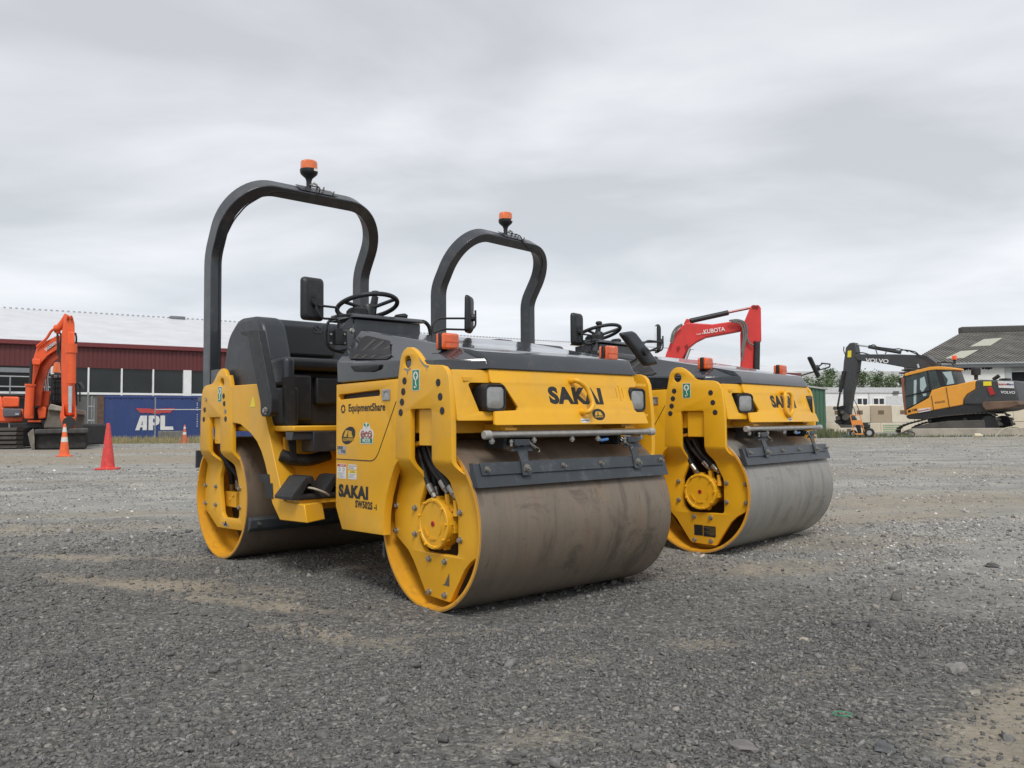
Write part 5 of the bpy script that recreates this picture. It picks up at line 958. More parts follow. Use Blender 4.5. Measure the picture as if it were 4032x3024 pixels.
text('boom_lettering', 'KUBOTA', .19, lambda u, v_, w_: (kp0+kp1)/2+kd*u+ku*v_+Vector((0, -.01-w_, 0)), WHITE, KX, off=.003, ext=.003, sx=.92)
kp2 = kg(573, 258, 26.97); text('boom_lettering', 'Super Series', .07, lambda u, v_, w_: kp2+kd*u+ku*v_+Vector((0, -.01-w_, 0)), WHITE, KX, ext=.002)
slabp([(-350, 560), (330, 560), (380, 640), (380, 800), (-350, 800)], 26.4, 28.8, 'body', RDP, KX, .1, kg)
slabp([(-350, 700), (-120, 700), (-120, 805), (-350, 805)], 26.2, 28.9, 'counterweight', DKS, KX, .1, kg); kc = Vector((kg(0, 0, 27.7).x, 27.7, 0)); MB().cyl(kc+Vector((0, 0, .45)), kc+Vector((0, 0, .95)), .75, 24).build('turntable', DKS, KX)
tracks(KX, kc, 0, 3.9, .90, .55, 2.1, DKS, TRK)
slabp([(780, 640), (930, 640), (900, 800), (760, 790)], 26.8, 27.5, 'bucket', DKS, KX, .05, kg)
# ------------------------------------------------------------------ yellow and grey excavator on the right
VX = thing('excavator', 'yellow and grey excavator tilted nose down on the low concrete wall at the right', 'excavator', (0, 0, 0))
VG = basic('excavator_grey', (.050, .052, .055), .45, var=.12, scale=1.5, dirt=(.13, .12, .10), dirtamt=.35); VY = basic('excavator_yellow', (.82, .36, .045), .42, var=.06, scale=1.5, dirt=(.5, .3, .1), dirtamt=.2)
VTH = math.atan2(.819, -.574)                    # forward direction of the machine
VTH = math.pi - R(48)
V0 = at(3930, 1690, 43.8); V0.z = 0
vl = Vector((math.sin(VTH)*1.0, -math.cos(VTH)*1.0, 0)); vl = vl if vl.y > 0 else -vl       # away from the camera, across the machine
def vg(x, y, w_=0): return onp(3100+x/2.373, 1200+y/2.373, V0+vl*w_*1.2, VTH)
def vslab(pts, w0, w1, name, mat, bevel=.03, parent=None, same=True):
    a = [vg(x, y, w0) for x, y in pts]; n = len(a); vs_ = a+[p+vl*(w1-w0)*1.2 for p in a]
    return MB().add(vs_, [tuple(range(n)), tuple(range(n, 2*n))[::-1]]+[(i, n+i, n+(i+1) % n, (i+1) % n) for i in range(n)]).build(name, mat, parent or VX, bevel=bevel)
# upper structure
vslab([(1110, 1035), (1350, 985), (1640, 930), (1790, 905), (2165, 905), (2160, 945), (1980, 990), (1400, 1052), (1250, 1070), (1135, 1068), (1112, 1055)], 0, 2.4, 'revolving_frame', basic('frame_black', (.022, .022, .023), .6, var=.2, dirt=(.10, .09, .07), dirtamt=.3), .04)
bd_ = vslab([(1112, 985), (1320, 870), (1345, 800), (1440, 770), (1590, 745), (1700, 718), (1756, 708), (1756, 790), (1680, 835), (1645, 880), (1640, 935), (1350, 988), (1115, 1033)], -.02, 2.3, 'side_panels', VY, .04)
vslab([(1755, 705), (1800, 700), (2060, 705), (2118, 715), (2150, 830), (2165, 915), (1830, 940), (1640, 935), (1645, 880), (1680, 835), (1756, 790)], -.05, 2.45, 'counterweight', VG, .10)
vslab([(1830, 905), (2160, 893), (2166, 935), (2100, 965), (1850, 990), (1815, 940)], -.09, 2.4, 'scuffed_skirt', basic('rust_scuff', (.16, .10, .065), .7, var=.35, scale=1.2, dirt=(.05, .05, .05), dirtamt=.8), .06)
for pl in ([(1345, 850), (1368, 985)], [(1483, 770), (1515, 960)]): MB().cyl(vg(*pl[0], -.025), vg(*pl[1], -.025), .018, 6).build('panel_gap', DECAL, VX)
vslab([(1830, 718), (1905, 715), (1908, 755), (1832, 758)], -.07, -.05, 'warning_sticker', YSTK, 0); vslab([(1865, 770), (1905, 765), (1940, 838), (1895, 845)], -.10, -.05, 'reflector', REDM, .01)
vslab([(1965, 712), (2112, 716), (2118, 780), (1975, 775)], -.07, -.05, 'hire_sticker', WHITE, 0)
vslab([(1222, 975), (1335, 960), (1338, 990), (1225, 1010)], -.04, -.02, 'hire_sticker', WHITE, 0); vslab([(1126, 985), (1152, 981), (1154, 1004), (1128, 1008)], -.04, -.02, 'side_lamp', DECAL, 0)
def vtext(name, body, x, y, x2, y2, size, mat, w_=-.03, off=.004, sx=1.0, ext=.003):
    A, B_ = vg(x, y, w_), vg(x2, y2, w_); d_ = (B_-A).normalized(); u_ = d_.cross(vl); u_ = u_ if u_.z > 0 else -u_; m_ = (A+B_)/2
    text(name, body, size, lambda u, v_, q_: m_+d_*u+u_.normalized()*v_-vl*(q_+.003), mat, VX, off=off, ext=ext, sx=sx)
vtext('panel_lettering', 'VOLVO', 1370, 918, 1480, 902, .15, DECAL, -.025, .002, 1.1); vtext('model_lettering', '138', 1160, 988, 1212, 980, .18, DECAL, -.025, .006, 1.15)
vtext('rear_lettering', 'VOLVO', 2005, 818, 2118, 822, .19, WHITE, -.06, .005, 1.05); vtext('sticker_lettering', 'Equipment', 1980, 740, 2060, 742, .14, REDM, -.08, .002, 1.0); vtext('sticker_lettering', 'Share', 2060, 742, 2106, 744, .14, basic('print_blue', (.05, .08, .3), .5), -.08, .002, 1.0)
vtext('sticker_lettering', 'EquipmentShare', 1230, 992, 1332, 974, .11, REDM, -.045, .001, 1.0)
# cab
cab = vslab([(1070, 690), (1088, 650), (1380, 590), (1540, 600), (1592, 745), (1440, 772), (1345, 800), (1320, 870), (1112, 1000), (1098, 1030), (1085, 900)], .06, 1.15, 'cab', basic('cab_black', (.020, .021, .022), .35, var=.2), .03)
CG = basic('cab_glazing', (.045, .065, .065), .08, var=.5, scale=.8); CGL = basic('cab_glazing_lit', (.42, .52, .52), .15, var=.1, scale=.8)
vslab([(1108, 680), (1300, 618), (1335, 850), (1110, 972), (1100, 820)], .035, .06, 'door_window', CG, 0); vslab([(1315, 617), (1385, 612), (1432, 765), (1350, 800)], .035, .06, 'side_window', CG, 0)
vslab([(1440, 620), (1540, 613), (1585, 742), (1480, 755)], .035, .06, 'rear_window', CG, 0)
for q_ in ([(1182, 705), (1208, 700), (1203, 925), (1180, 935)], [(1240, 690), (1280, 670), (1300, 760), (1262, 820), (1240, 790)], [(1262, 830), (1300, 828), (1298, 850), (1270, 856)], [(1450, 630), (1530, 622), (1560, 735), (1490, 748), (1500, 700)]): vslab(q_, .02, .035, 'window_reflection' if False else 'painted_daylight_patch', CGL, 0)  # opaque pale patches: daylight in the cab windows painted as a lit glazing colour
MB().cyl(vg(1110, 855, .0), vg(1330, 800, .0), .035, 8).build('grab_rail', DECAL, VX)
vslab([(1088, 655), (1100, 640), (1330, 580), (1440, 576), (1555, 590), (1560, 605), (1540, 610), (1390, 606), (1320, 614), (1100, 668)], .0, 1.2, 'cab_roof', VY, .03)
vslab([(1062, 690), (1095, 680), (1090, 720), (1105, 900), (1118, 1030), (1098, 1030), (1080, 900)], .05, .3, 'cab_post', basic('post_orange', (.25, .09, .045), .5), .01)
MB().tube(rnd([vg(1095, 680, .1), vg(1072, 680, .1), vg(1070, 720, .1), vg(1085, 740, .1)], .1), .03, 8).build('grab_rail', VY, VX)
vslab([(1035, 690), (1070, 675), (1072, 740), (1050, 745)], .4, .9, 'mirror', DECAL, .02); vslab([(1040, 632), (1130, 628), (1130, 645), (1045, 646)], .3, 1.0, 'sun_visor', DKS, .01); vslab([(1065, 605), (1150, 600), (1150, 612), (1068, 618)], .3, 1.0, 'cab_lamp_bar', DKS, .01)
MB().lathe([(.13, 0), (.13, .12), (.10, .22), (0, .24)], vg(1562, 512, .9), (0, 0, 1), 14).build('beacon', basic('beacon_orange', (.85, .10, .02), .3), VX); MB().cyl(vg(1562, 555, .9), vg(1562, 512, .9), .07, 8).build('beacon_stem', DKS, VX)
MB().lathe([(.10, 0), (.10, .25), (.24, .28), (.24, .62), (.20, .66), (0, .66)], vg(1765, 702, 1.2), (0, 0, 1), 18).build('air_intake', DKS, VX)
MB().tube(rnd([vg(1925, 700, .6), vg(1945, 685, .6), vg(1980, 662, .6)], .1), .10, 12).build('exhaust', DKS, VX); vslab([(1975, 690), (2050, 685), (2050, 702), (1975, 702)], .4, 1.0, 'filler_cap', DKS, .02)
mb = MB(); mb.tube(rnd([vg(1400, 540, .5), vg(1540, 545, .5), vg(1560, 580, .5)], .1), .03, 6); mb.tube(rnd([vg(1430, 575, 1.8), vg(1440, 530, 1.8), vg(1560, 545, 1.8)], .1), .03, 6); mb.build('hand_rail', DKS, VX)
# boom, arm, cylinders
vslab([(1385, 560), (1250, 620), (1230, 600), (1120, 590), (900, 550), (700, 525), (655, 520), (625, 480), (640, 460), (770, 462), (1000, 462), (1200, 468), (1290, 480), (1350, 510), (1385, 540)], .95, 1.5, 'boom', VG, .04)
vslab([(1200, 466), (1300, 475), (1385, 540), (1385, 560), (1340, 560), (1285, 500), (1200, 480)], .93, .95, 'boom_rib', basic('rib_grey', (.035, .037, .04), .5), .0)
vtext('boom_lettering', 'VOLVO', 738, 520, 942, 530, .33, WHITE, .93, .012, 1.25)
vslab([(545, 400), (580, 358), (620, 352), (636, 365), (650, 450), (662, 520), (645, 640), (600, 820), (570, 1020), (520, 1022), (520, 800), (512, 700), (525, 540)], 1.0, 1.42, 'arm', VG, .04)
vslab([(565, 430), (598, 427), (596, 490), (562, 492)], .985, 1.0, 'warning_sticker', YSTK, 0)
MB().cyl(vg(640, 375, 1.2), vg(765, 392, 1.2), .05, 10).build('cylinder_rod', CHR, VX); MB().cyl(vg(762, 392, 1.2), vg(1060, 445, 1.2), .11, 12).build('arm_cylinder', VG, VX)
for q_ in (((770, 385), (810, 370), (835, 395), (1000, 415), (1040, 410), (1100, 425), (1130, 440)), ((1050, 430), (1110, 418), (1180, 450), (1260, 480)), ((1130, 425), (1200, 440), (1230, 470)), ((640, 452), (700, 445), (765, 465)), ((665, 530), (684, 560), (680, 620), (650, 640)), ((820, 400), (840, 460)), ((915, 460), (930, 430)), ((530, 390), (525, 430), (545, 470))): MB().tube(rnd([vg(x, y, 1.0) for x, y in q_], .2), .032, 6).build('hose', RUB, VX)
MB().cyl(vg(1218, 555, .9), vg(1228, 590, .9), .07, 10).build('lift_cylinder_rod', CHR, VX)
MB().cyl(vg(530, 620, .95), vg(495, 815, .95), .12, 12).build('bucket_cylinder', DKS, VX); MB().cyl(vg(495, 815, .95), vg(470, 955, .95), .06, 10).build('cylinder_rod', basic('dull_rod', (.16, .16, .17), .3, .8), VX)
vslab([(435, 970), (455, 955), (545, 935), (560, 965), (470, 985)], 1.0, 1.4, 'bucket_link', DKS, .03); vslab([(460, 985), (500, 975), (560, 1020), (600, 1060), (610, 1115), (580, 1120), (480, 1125), (440, 1090), (470, 1050)], .9, 1.5, 'tilt_hitch', DKS, .05)
for x, y, r_ in ((445, 968, .12), (515, 1005, .12), (472, 1058, .14), (545, 1050, .2)): MB().cyl(vg(x, y, .82), vg(x, y, .9), r_, 14).build('pin', TRK, VX)
vslab([(475, 1120), (610, 1125), (625, 1145), (500, 1150)], .5, 1.9, 'levelling_bucket', basic('bucket_grey', (.15, .14, .13), .5, .4, var=.2), .02); vslab([(435, 1078), (500, 1100), (495, 1118), (455, 1110)], .7, 1.6, 'bucket_edge', DKS, .02)
# crawler tracks, tilted
def vtrack(w0, w1, dx, name_):
    top = [(1015, 1195), (1015, 1165), (1040, 1140), (1100, 1115), (1300, 1062), (1500, 1035), (1700, 1018), (1860, 1010), (1900, 1015), (1940, 1045), (1965, 1090), (1975, 1140), (1970, 1190)]
    low = [(1940, 1230), (1700, 1240), (1400, 1240), (1150, 1225), (1060, 1200)]
    vs3 = [vg(x, y, w0) for x, y in top+low]; vs3 = [Vector((p.x, p.y, max(p.z, .0))) for p in vs3]; n = len(vs3); k = vs3+[p+vl*(w1-w0)*1.2 for p in vs3]
    return vs3
def shoes(pts, w_, name='track'):
    mb = MB(); c = sum(pts, Vector())/len(pts); L_ = []
    for i in range(len(pts)): 
        a, b = pts[i], pts[(i+1) % len(pts)]; l_ = (b-a).length; k = max(1, int(l_/.18))
        for j in range(k): L_.append((a.lerp(b, (j+.5)/k), (b-a).normalized()))
    for m_, t_ in L_:
        nn = t_.cross(vl).normalized(); nn = nn if (m_-c).dot(nn) > 0 else -nn
        q = [m_-t_*.08, m_+t_*.08]; f = lambda p, e, w2: p+nn*e+vl*w2
        mb.hexa([f(q[0], -.02, 0), f(q[1], -.02, 0), f(q[1], -.02, w_), f(q[0], -.02, w_)], [f(q[0], .02, 0), f(q[1], .02, 0), f(q[1], .02, w_), f(q[0], .02, w_)])
        mb.hexa([f(m_, .0, 0), f(m_+t_*.03, 0, 0), f(m_+t_*.03, 0, w_), f(m_, 0, w_)], [f(m_, .05, 0), f(m_+t_*.03, .05, 0), f(m_+t_*.03, .05, w_), f(m_, .05, w_)])
    return mb.build(name, TRK, VX)
lp0 = vtrack(0, .6, 0, 'track'); shoes(lp0, .6)
lp1 = [p+vl*2.0 for p in lp0]; shoes(lp1, .6)
for off in (0, 2.0):
    pts = [vg(x, y, .08)+vl*off for x, y in ((1080, 1180), (1300, 1110), (1500, 1085), (1840, 1075), (1850, 1160), (1840, 1190), (1500, 1200), (1150, 1205))]; n = len(pts)
    MB().add(pts+[p+vl*.45 for p in pts], [tuple(range(n)), tuple(range(n, 2*n))[::-1]]+[(i, n+i, n+(i+1) % n, (i+1) % n) for i in range(n)]).build('track_frame', basic('track_frame_grey', (.10, .092, .082), .7, var=.25, scale=1.5, dirt=(.05, .045, .04), dirtamt=.7), VX, bevel=.04)
    c_ = vg(1885, 1110, .1)+vl*off; MB().cyl(c_, c_+vl*.4, .42, 24).build('sprocket', DKS, VX)
    for k in range(2): c_ = vg(1330+330*k, 1085-12*k, .1)+vl*off; MB().cyl(c_, c_+vl*.3, .10, 12).build('carrier_roller', DKS, VX)
vslab([(1300, 1060), (1800, 1000), (1850, 1060), (1850, 1180), (1350, 1190)], .6, 2.0, 'car_body', DKS, .05)
# ------------------------------------------------------------------ low concrete kerb wall, blocks
KW = wall_frame(3588, 41.5, 93); a1 = wuz(KW, 4300, 1700)[0]; zt = wuz(KW, 3700, 1687)[1]
tag(wbox(MB(), KW, 0, a1, 0, zt, 0, .45).build('low_wall', basic('stained_concrete', (.36, .325, .27), .85, var=.2, scale=1.1, dirt=(.16, .14, .10), dirtamt=.7, bump=.3, bscale=30), bevel=.03), 'long low stained concrete wall under the yellow and grey excavator', 'wall')
BW = wall_frame(3252, 55, 78)
BC = [(.66, .60, .49), (.40, .33, .24), (.64, .57, .45), (.60, .53, .41)]
def gb_(i): return basic('cast_block_%d' % i, BC[i], .85, var=.08, scale=.9, dirt=(.30, .24, .17), dirtamt=.45, bump=.2, bscale=20)
zT = wuz(BW, 3430, 1597)[1]; zM = wuz(BW, 3430, 1665)[1]
tops = [3252, 3344, 3427, 3511, 3600, 3690, 3785, 3885, 3990, 4100]; wh = ['leftmost block, by the green shed', 'second block from the green shed', 'darker tan block', 'block right of the tan one', 'block behind the excavator cab', 'block behind the excavator body', 'block behind the rear panels', 'block behind the counterweight', 'rightmost block']
for i in range(len(tops)-1):
    a, b = wuz(BW, tops[i], 1630)[0], wuz(BW, tops[i+1], 1630)[0]; ci = 1 if i == 2 else (0, 2, 3)[i % 3]
    t_ = thing('concrete_block', 'cream concrete top row '+wh[i] if i != 2 else 'darker tan concrete block in the top row of the cream wall', 'concrete block', wpt(BW, a, 0), 0, 'interlocking concrete wall blocks'); base = Vector(t_.location)
    mb = MB(); wbox(mb, BW, a+.01, b-.01, zM+.01, zT, 0, 1.2); o = mb.build('block', gb_(ci), None, bevel=.03); o.parent = t_; o.matrix_parent_inverse = Matrix.Translation(-base)
    mb = MB(); m_ = (a+b)/2; wbox(mb, BW, m_-.22, m_+.22, zT-.60, zT-.32, -.004, .02); o = mb.build('lifting_recess', basic('recess_brown', (.17, .12, .075), .9), t_); o.matrix_parent_inverse = Matrix.Translation(-base)
    if i in (1, 2, 5, 6): mb = MB(); mb.hexa([wpt(BW, m_-.75, zT, .3), wpt(BW, m_+.75, zT, .3), wpt(BW, m_+.75, zT, .9), wpt(BW, m_-.75, zT, .9)], [wpt(BW, m_-.55, zT+.10, .4), wpt(BW, m_+.55, zT+.10, .4), wpt(BW, m_+.55, zT+.10, .8), wpt(BW, m_-.55, zT+.10, .8)]); o = mb.build('lug', gb_(0), t_, bevel=.03); o.matrix_parent_inverse = Matrix.Translation(-base)
bots = [3252, 3300, 3386, 3469, 3555, 3645, 3740, 3840, 3945, 4060]
for i in range(len(bots)-1):
    a, b = wuz(BW, bots[i], 1680)[0], wuz(BW, bots[i+1], 1680)[0]
    t_ = thing('concrete_block', ['narrow cream end block at ground level by the green shed', 'second cream block from the shed at ground level', 'cream ground level block behind the pressure washer', 'ground level block with faded green stencil writing', 'cream ground level block right of the green stencil', 'cream ground level block behind the track front', 'cream ground level block behind the track middle', 'cream ground level block behind the track rear', 'rightmost cream ground level block'][i], 'concrete block', wpt(BW, a, 0), 0, 'interlocking concrete wall blocks'); base = Vector(t_.location)
    mb = MB(); wbox(mb, BW, a+.01, b-.01, -.02, zM-.01, 0, 1.2); o = mb.build('block', gb_((2, 0, 3)[i % 3]), t_, bevel=.03); o.matrix_parent_inverse = Matrix.Translation(-base)
    m_ = (a+b)/2 if i != 3 else b-.3; mb = MB(); wbox(mb, BW, m_-.16, m_+.16, zM-.62, zM-.38, -.004, .02); o = mb.build('lifting_recess', basic('recess_brown', (.17, .12, .075), .9), t_); o.matrix_parent_inverse = Matrix.Translation(-base)
    if i == 3:
        for j in range(5):
            mb = MB(); u_ = a+.15
            while u_ < a+1.35-.2*(j % 2): l_ = .05+random.random()*.16; wbox(mb, BW, u_, u_+l_, zM-.22-j*.14, zM-.14-j*.14, -.012, 0); u_ += l_+.03
            o = mb.build('faded_stencil', basic('stencil_green', (.26, .36, .24), .8), t_); o.matrix_parent_inverse = Matrix.Translation(-base)
# ------------------------------------------------------------------ green shed, site office, grey warehouse
GS = wall_frame(3247, 50, 262); gz = wuz(GS, 3247, 1534)[1]; sh = wthing('shed', 'dark green corrugated metal shed behind the right roller', 'shed', GS)
SHG = corr('shed_green', (.055, .135, .085), 1, 0, .5, dirt=(.10, .10, .06), da=.4)
mb = MB(); u = 0; gl_ = 4.2; rise = .28
zt_ = lambda u: gz+rise*u*.45
while u < gl_:
    mb.hexa([wpt(GS, u, 0, -.05), wpt(GS, u+.12, 0, -.05), wpt(GS, u+.12, zt_(u), -.05), wpt(GS, u, zt_(u), -.05)], [wpt(GS, u, 0, .05), wpt(GS, u+.12, 0, .05), wpt(GS, u+.12, zt_(u), .05), wpt(GS, u, zt_(u), .05)]); u += .24
mb.hexa([wpt(GS, 0, 0, -3), wpt(GS, gl_, 0, -3), wpt(GS, gl_, zt_(gl_), -3), wpt(GS, 0, gz, -3)], [wpt(GS, 0, 0, 0.02), wpt(GS, gl_, 0, 0.02), wpt(GS, gl_, zt_(gl_), 0.02), wpt(GS, 0, gz, 0.02)]); mb.build('wall', SHG, sh)
MB().hexa([wpt(GS, -.15, gz-.02, -3.1), wpt(GS, gl_, zt_(gl_), -3.1), wpt(GS, gl_, zt_(gl_)+.1, -3.1), wpt(GS, -.15, gz+.08, -3.1)], [wpt(GS, -.15, gz-.02, .15), wpt(GS, gl_, zt_(gl_), .15), wpt(GS, gl_, zt_(gl_)+.1, .15), wpt(GS, -.15, gz+.08, .15)]).build('roof_edge', basic('shed_roof', (.40, .41, .39), .5), sh)
SO = wall_frame(3243, 62, 78); so_ = wthing('site_office', 'long white portable site office with two dark windows behind the block wall', 'site office', SO)
zo = wuz(SO, 3400, 1532)[1]; ax = wuz(SO, 3800, 1600)[0]
wbox(MB(), SO, 0, ax, 0, zo, 0, 3).build('wall', WHP, so_); wbox(MB(), SO, -.05, ax, zo-.28, zo+.12, -.08, 3.1).build('roof_edge', basic('office_trim', (.56, .57, .58), .5), so_)
for px in (3422,): a = wuz(SO, px, 1600)[0]; wbox(MB(), SO, a-.03, a+.03, 0, zo, -.03, 0).build('panel_joint', basic('joint_grey', (.4, .41, .42), .5), so_)
for x0, x1 in ((3372, 3417), (3436, 3483)):
    a, b = wuz(SO, x0, 1600)[0], wuz(SO, x1, 1600)[0]; z1 = wuz(SO, 3400, 1566)[1]; z0 = z1-1.9
    w_ = wbox(MB(), SO, a, b, z0, z1, -.05, 0).build('window', WHP, so_); m_ = (a+b)/2
    for c0, c1 in ((a+.08, m_-.05), (m_+.05, b-.08)): wbox(MB(), SO, c0, c1, z0+.06, z1-.07, -.056, -.05).build('pane', basic('dark_pane', (.020, .025, .035), .1, var=.3), w_)
a, z = wuz(SO, 3525, 1546); wbox(MB(), SO, a-.25, a+.25, z-.12, z+.12, -.15, 0).build('wall_lamp', basic('lamp_grey', (.12, .12, .12), .4), so_, bevel=.05)
a, b = wuz(SO, 3490, 1600)[0], wuz(SO, 3700, 1600)[0]; wbox(MB(), SO, a, b, .3, wuz(SO, 3520, 1560)[1], -.02, 0).build('door_panel', basic('office_door', (.60, .61, .62), .45), so_)
# far pale building
FBd = wall_frame(3120, 130, 84); zf = wuz(FBd, 3500, 1462)[1]; fb_ = wthing('far_building', 'distant pale grey industrial building behind the trees', 'building', FBd)
wbox(MB(), FBd, 0, wuz(FBd, 3760, 1500)[0], 0, zf, 0, 30).build('wall', basic('pale_cladding', (.50, .50, .48), .6, var=.05), fb_); 
for px in (3516, 3300): a = wuz(FBd, px, 1500)[0]; wbox(MB(), FBd, a-.15, a+.15, 0, zf, -.1, 0).build('downpipe', basic('joint_grey', (.4, .41, .42), .5), fb_)
# grey warehouse on the right
GW = wall_frame(3640, 70, 100); gw = wthing('warehouse', 'old warehouse with mossy grey corrugated roof and white wall on the right', 'warehouse', GW)
o_ = GW[0]; 
E0 = onp(3560, 1455, o_, math.atan2(GW[1].y, GW[1].x)); E1 = onp(4200, 1404, o_, math.atan2(GW[1].y, GW[1].x))
PE = lambda px, py, w_: onp(px, py, GW[0]+GW[2]*w_, math.atan2(GW[1].y, GW[1].x))
RW = 15
R0, R1_ = PE(3787, 1325, RW), PE(4200, 1284, RW); zr_ = (R0.z+R1_.z)/2; ze_ = PE(3900, 1430, 0).z
ue = (E0-GW[0]).dot(GW[1]); uf = (E1-GW[0]).dot(GW[1])+25; ur = (R0-GW[0]-GW[2]*RW).dot(GW[1])
s = NT('corrugated_roofing'); geo = s.n('ShaderNodeNewGeometry'); col = s.ramp(s.noise(.5, 8, .75, vec=geo.outputs['Position']), [(.3, (.07, .065, .06)), (.5, (.15, .14, .125)), (.7, (.24, .225, .20))]); s.col(col); s.set(rough=.9); RF = s.m
def roofpt(u, t_): return wpt(GW, u, ze_+(zr_-ze_)*t_, RW*t_)
mb = MB(); u = ue; ridge0 = ur
while u < uf:
    ul = u; t0 = 0
    # left verge runs from the eave corner to the ridge end
    tmax = 1 if u > ridge0 else max(.02, (u-ue)/(ridge0-ue))
    a, b = roofpt(u, 0), roofpt(u, tmax); c_, d_ = roofpt(u+.16, tmax), roofpt(u+.16, 0); up = Vector((0, 0, .07))
    mb.hexa([a, b, c_, d_], [a+up, b+up, c_+up, d_+up]); u += .30
u0r = [roofpt(ue, 0), roofpt(ridge0, 1), roofpt(uf, 1), roofpt(uf, 0)]; dn = Vector((0, 0, -.05)); mb.hexa(u0r, [p+dn for p in u0r]); rfo = mb.build('roof', RF, gw)
wbox(MB(), GW, ridge0-.2, uf, zr_-.15, zr_+.55, RW-.5, RW+.5).build('ridge_vent', basic('ridge_dark', (.08, .075, .07), .9, var=.2), rfo, bevel=.15)
tlp = basic('translucent_sheet', (.42, .42, .34), .6, var=.08, dirt=(.25, .25, .18))
for q_ in ([(1478, 500), (1620, 432), (1785, 420), (1650, 495)], [(1710, 388), (1835, 322), (2010, 308), (1900, 378)]):
    pp = []
    for x, y in q_:
        px, py = 3100+x/2.373, 1200+y/2.373; d = _tw(((px-2016)/F, 1, -(py-1512)/F)); pn_ = (roofpt(1, 0)-roofpt(0, 0)).cross(roofpt(0, 1)-roofpt(0, 0)).normalized(); P0_ = roofpt(0, 0)+Vector((0, 0, .1)); o2 = Vector((0, 0, CAMH)); pp.append(o2+d*((P0_-o2).dot(pn_)/d.dot(pn_)))
    MB().hexa(pp, [p-Vector((0, 0, .03)) for p in pp]).build('skylight_sheet', tlp, rfo)
wbox(MB(), GW, ue, uf, ze_-.35, ze_-.02, -.35, .05).build('gutter', basic('gutter_dark', (.10, .105, .11), .5), gw); wbox(MB(), GW, ue, uf, ze_-.08, ze_+.06, -.40, -.1).build('gutter_lip', basic('gutter_pale', (.30, .32, .33), .5), gw)
ud = (PE(3960, 1500, 0)-GW[0]).dot(GW[1]); zd = PE(4000, 1463, 0).z
wbox(MB(), GW, ue+.5, ud, 0, ze_-.3, .1, .3).build('wall', basic('white_block_wall', (.66, .66, .63), .7, var=.05, scale=1), gw); wbox(MB(), GW, ud, ud+.5, 0, ze_-.3, .05, .35).build('door_post', basic('post_grey', (.36, .38, .38), .6), gw)
wbox(MB(), GW, ud+.5, uf, zd, ze_-.3, .12, .3).build('door_head', basic('roller_grey', (.28, .29, .28), .6), gw); wbox(MB(), GW, ud+.5, uf, 0, zd, .5, .6).build('doorway', BLK, gw)
# left hidden end wall under the verge
MB().add([roofpt(ue, 0), roofpt(ridge0, 1), wpt(GW, ridge0, 0, RW), wpt(GW, ue, 0, 0)]+[p+Vector((.2, .2, -.1)) for p in (roofpt(ue, 0), roofpt(ridge0, 1), wpt(GW, ridge0, 0, RW), wpt(GW, ue, 0, 0))], [(0, 1, 2, 3), (7, 6, 5, 4), (0, 4, 5, 1), (1, 5, 6, 2), (2, 6, 7, 3), (3, 7, 4, 0)]).build('end_wall', basic('white_block_wall', (.66, .66, .63), .7), gw)
for i in range(14):
    px = 3100+(1580+i*25)/2.373
    if 8 <= i <= 9: continue
    p = PE(px, 1200+(603-i*.9)/2.373, .08); MB().cyl(p, p+GW[2]*-.02, .09+.04*(i % 3 == 0), 12).build('vent_hole', BLK, gw)
# ------------------------------------------------------------------ pressure washer trolley
wp = at(3392, 1722, 40.6); PW = thing('pressure_washer', 'orange framed pressure washer trolley with black engine by the block wall', 'pressure washer', (wp.x, wp.y, 0), R(-18)); wo = basic('trolley_orange', (.75, .26, .05), .5, var=.1)
qg = lambda x, y: ((x-1000)/2.373/ (F/40.6)*1.86 if False else (x-1060)/4.424*40.6/F, (765-y)/4.424*40.6/F)      # trolley drawing to metres
def q3(x, y, d): u, z = qg(x, y); return Vector((u, d, z))
for d in (-.3,): MB().tube(rnd([q3(935, 690, d), q3(880, 385, d), q3(900, 372, d), q3(1025, 372, d), q3(1045, 400, d), q3(1105, 690, d)], .05), .022, 8).build('frame', wo, PW)
MB().hexa([q3(902, 465, -.31), q3(1060, 465, -.31), q3(1070, 540, -.31), q3(915, 545, -.31)], [q3(902, 465, -.27), q3(1060, 465, -.27), q3(1070, 540, -.27), q3(915, 545, -.27)]).build('panel', wo, PW)
MB().hexa([q3(950, 695, -.3), q3(1190, 690, -.3), q3(1190, 712, -.3), q3(950, 715, -.3)], [q3(950, 695, .25), q3(1190, 690, .25), q3(1190, 712, .25), q3(950, 715, .25)]).build('base_plate', wo, PW)
MB().tube(rnd([q3(1190, 695, -.2), q3(1200, 600, -.2), q3(1230, 640, -.2), q3(1270, 755, -.2)], .05), .02, 8).build('stand_leg', wo, PW)
for x, y, d, r_ in ((938, 702, .25, .19), (1178, 702, -.3, .24)):
    c_ = q3(x, 0, d); c_.z = r_*.98; mb = MB(); mb.torus(c_, (0, 1, 0), r_*.72, r_*.27, 28, 10); wl = mb.build('wheel', RUB, PW); MB().cyl(c_+Vector((0, -.03, 0)), c_+Vector((0, .03, 0)), r_*.5, 16).build('rim', SILV, wl)
mb = MB(); mb.hexa([q3(1075, 505, -.2), q3(1200, 505, -.2), q3(1200, 600, -.2), q3(1075, 605, -.2)], [q3(1075, 505, .2), q3(1200, 505, .2), q3(1200, 600, .2), q3(1075, 605, .2)]); mb.hexa([q3(1090, 600, -.15), q3(1170, 600, -.15), q3(1160, 692, -.15), q3(1090, 692, -.15)], [q3(1090, 600, .15), q3(1170, 600, .15), q3(1160, 692, .15), q3(1090, 692, .15)]); mb.build('engine', DKS, PW, bevel=.03)
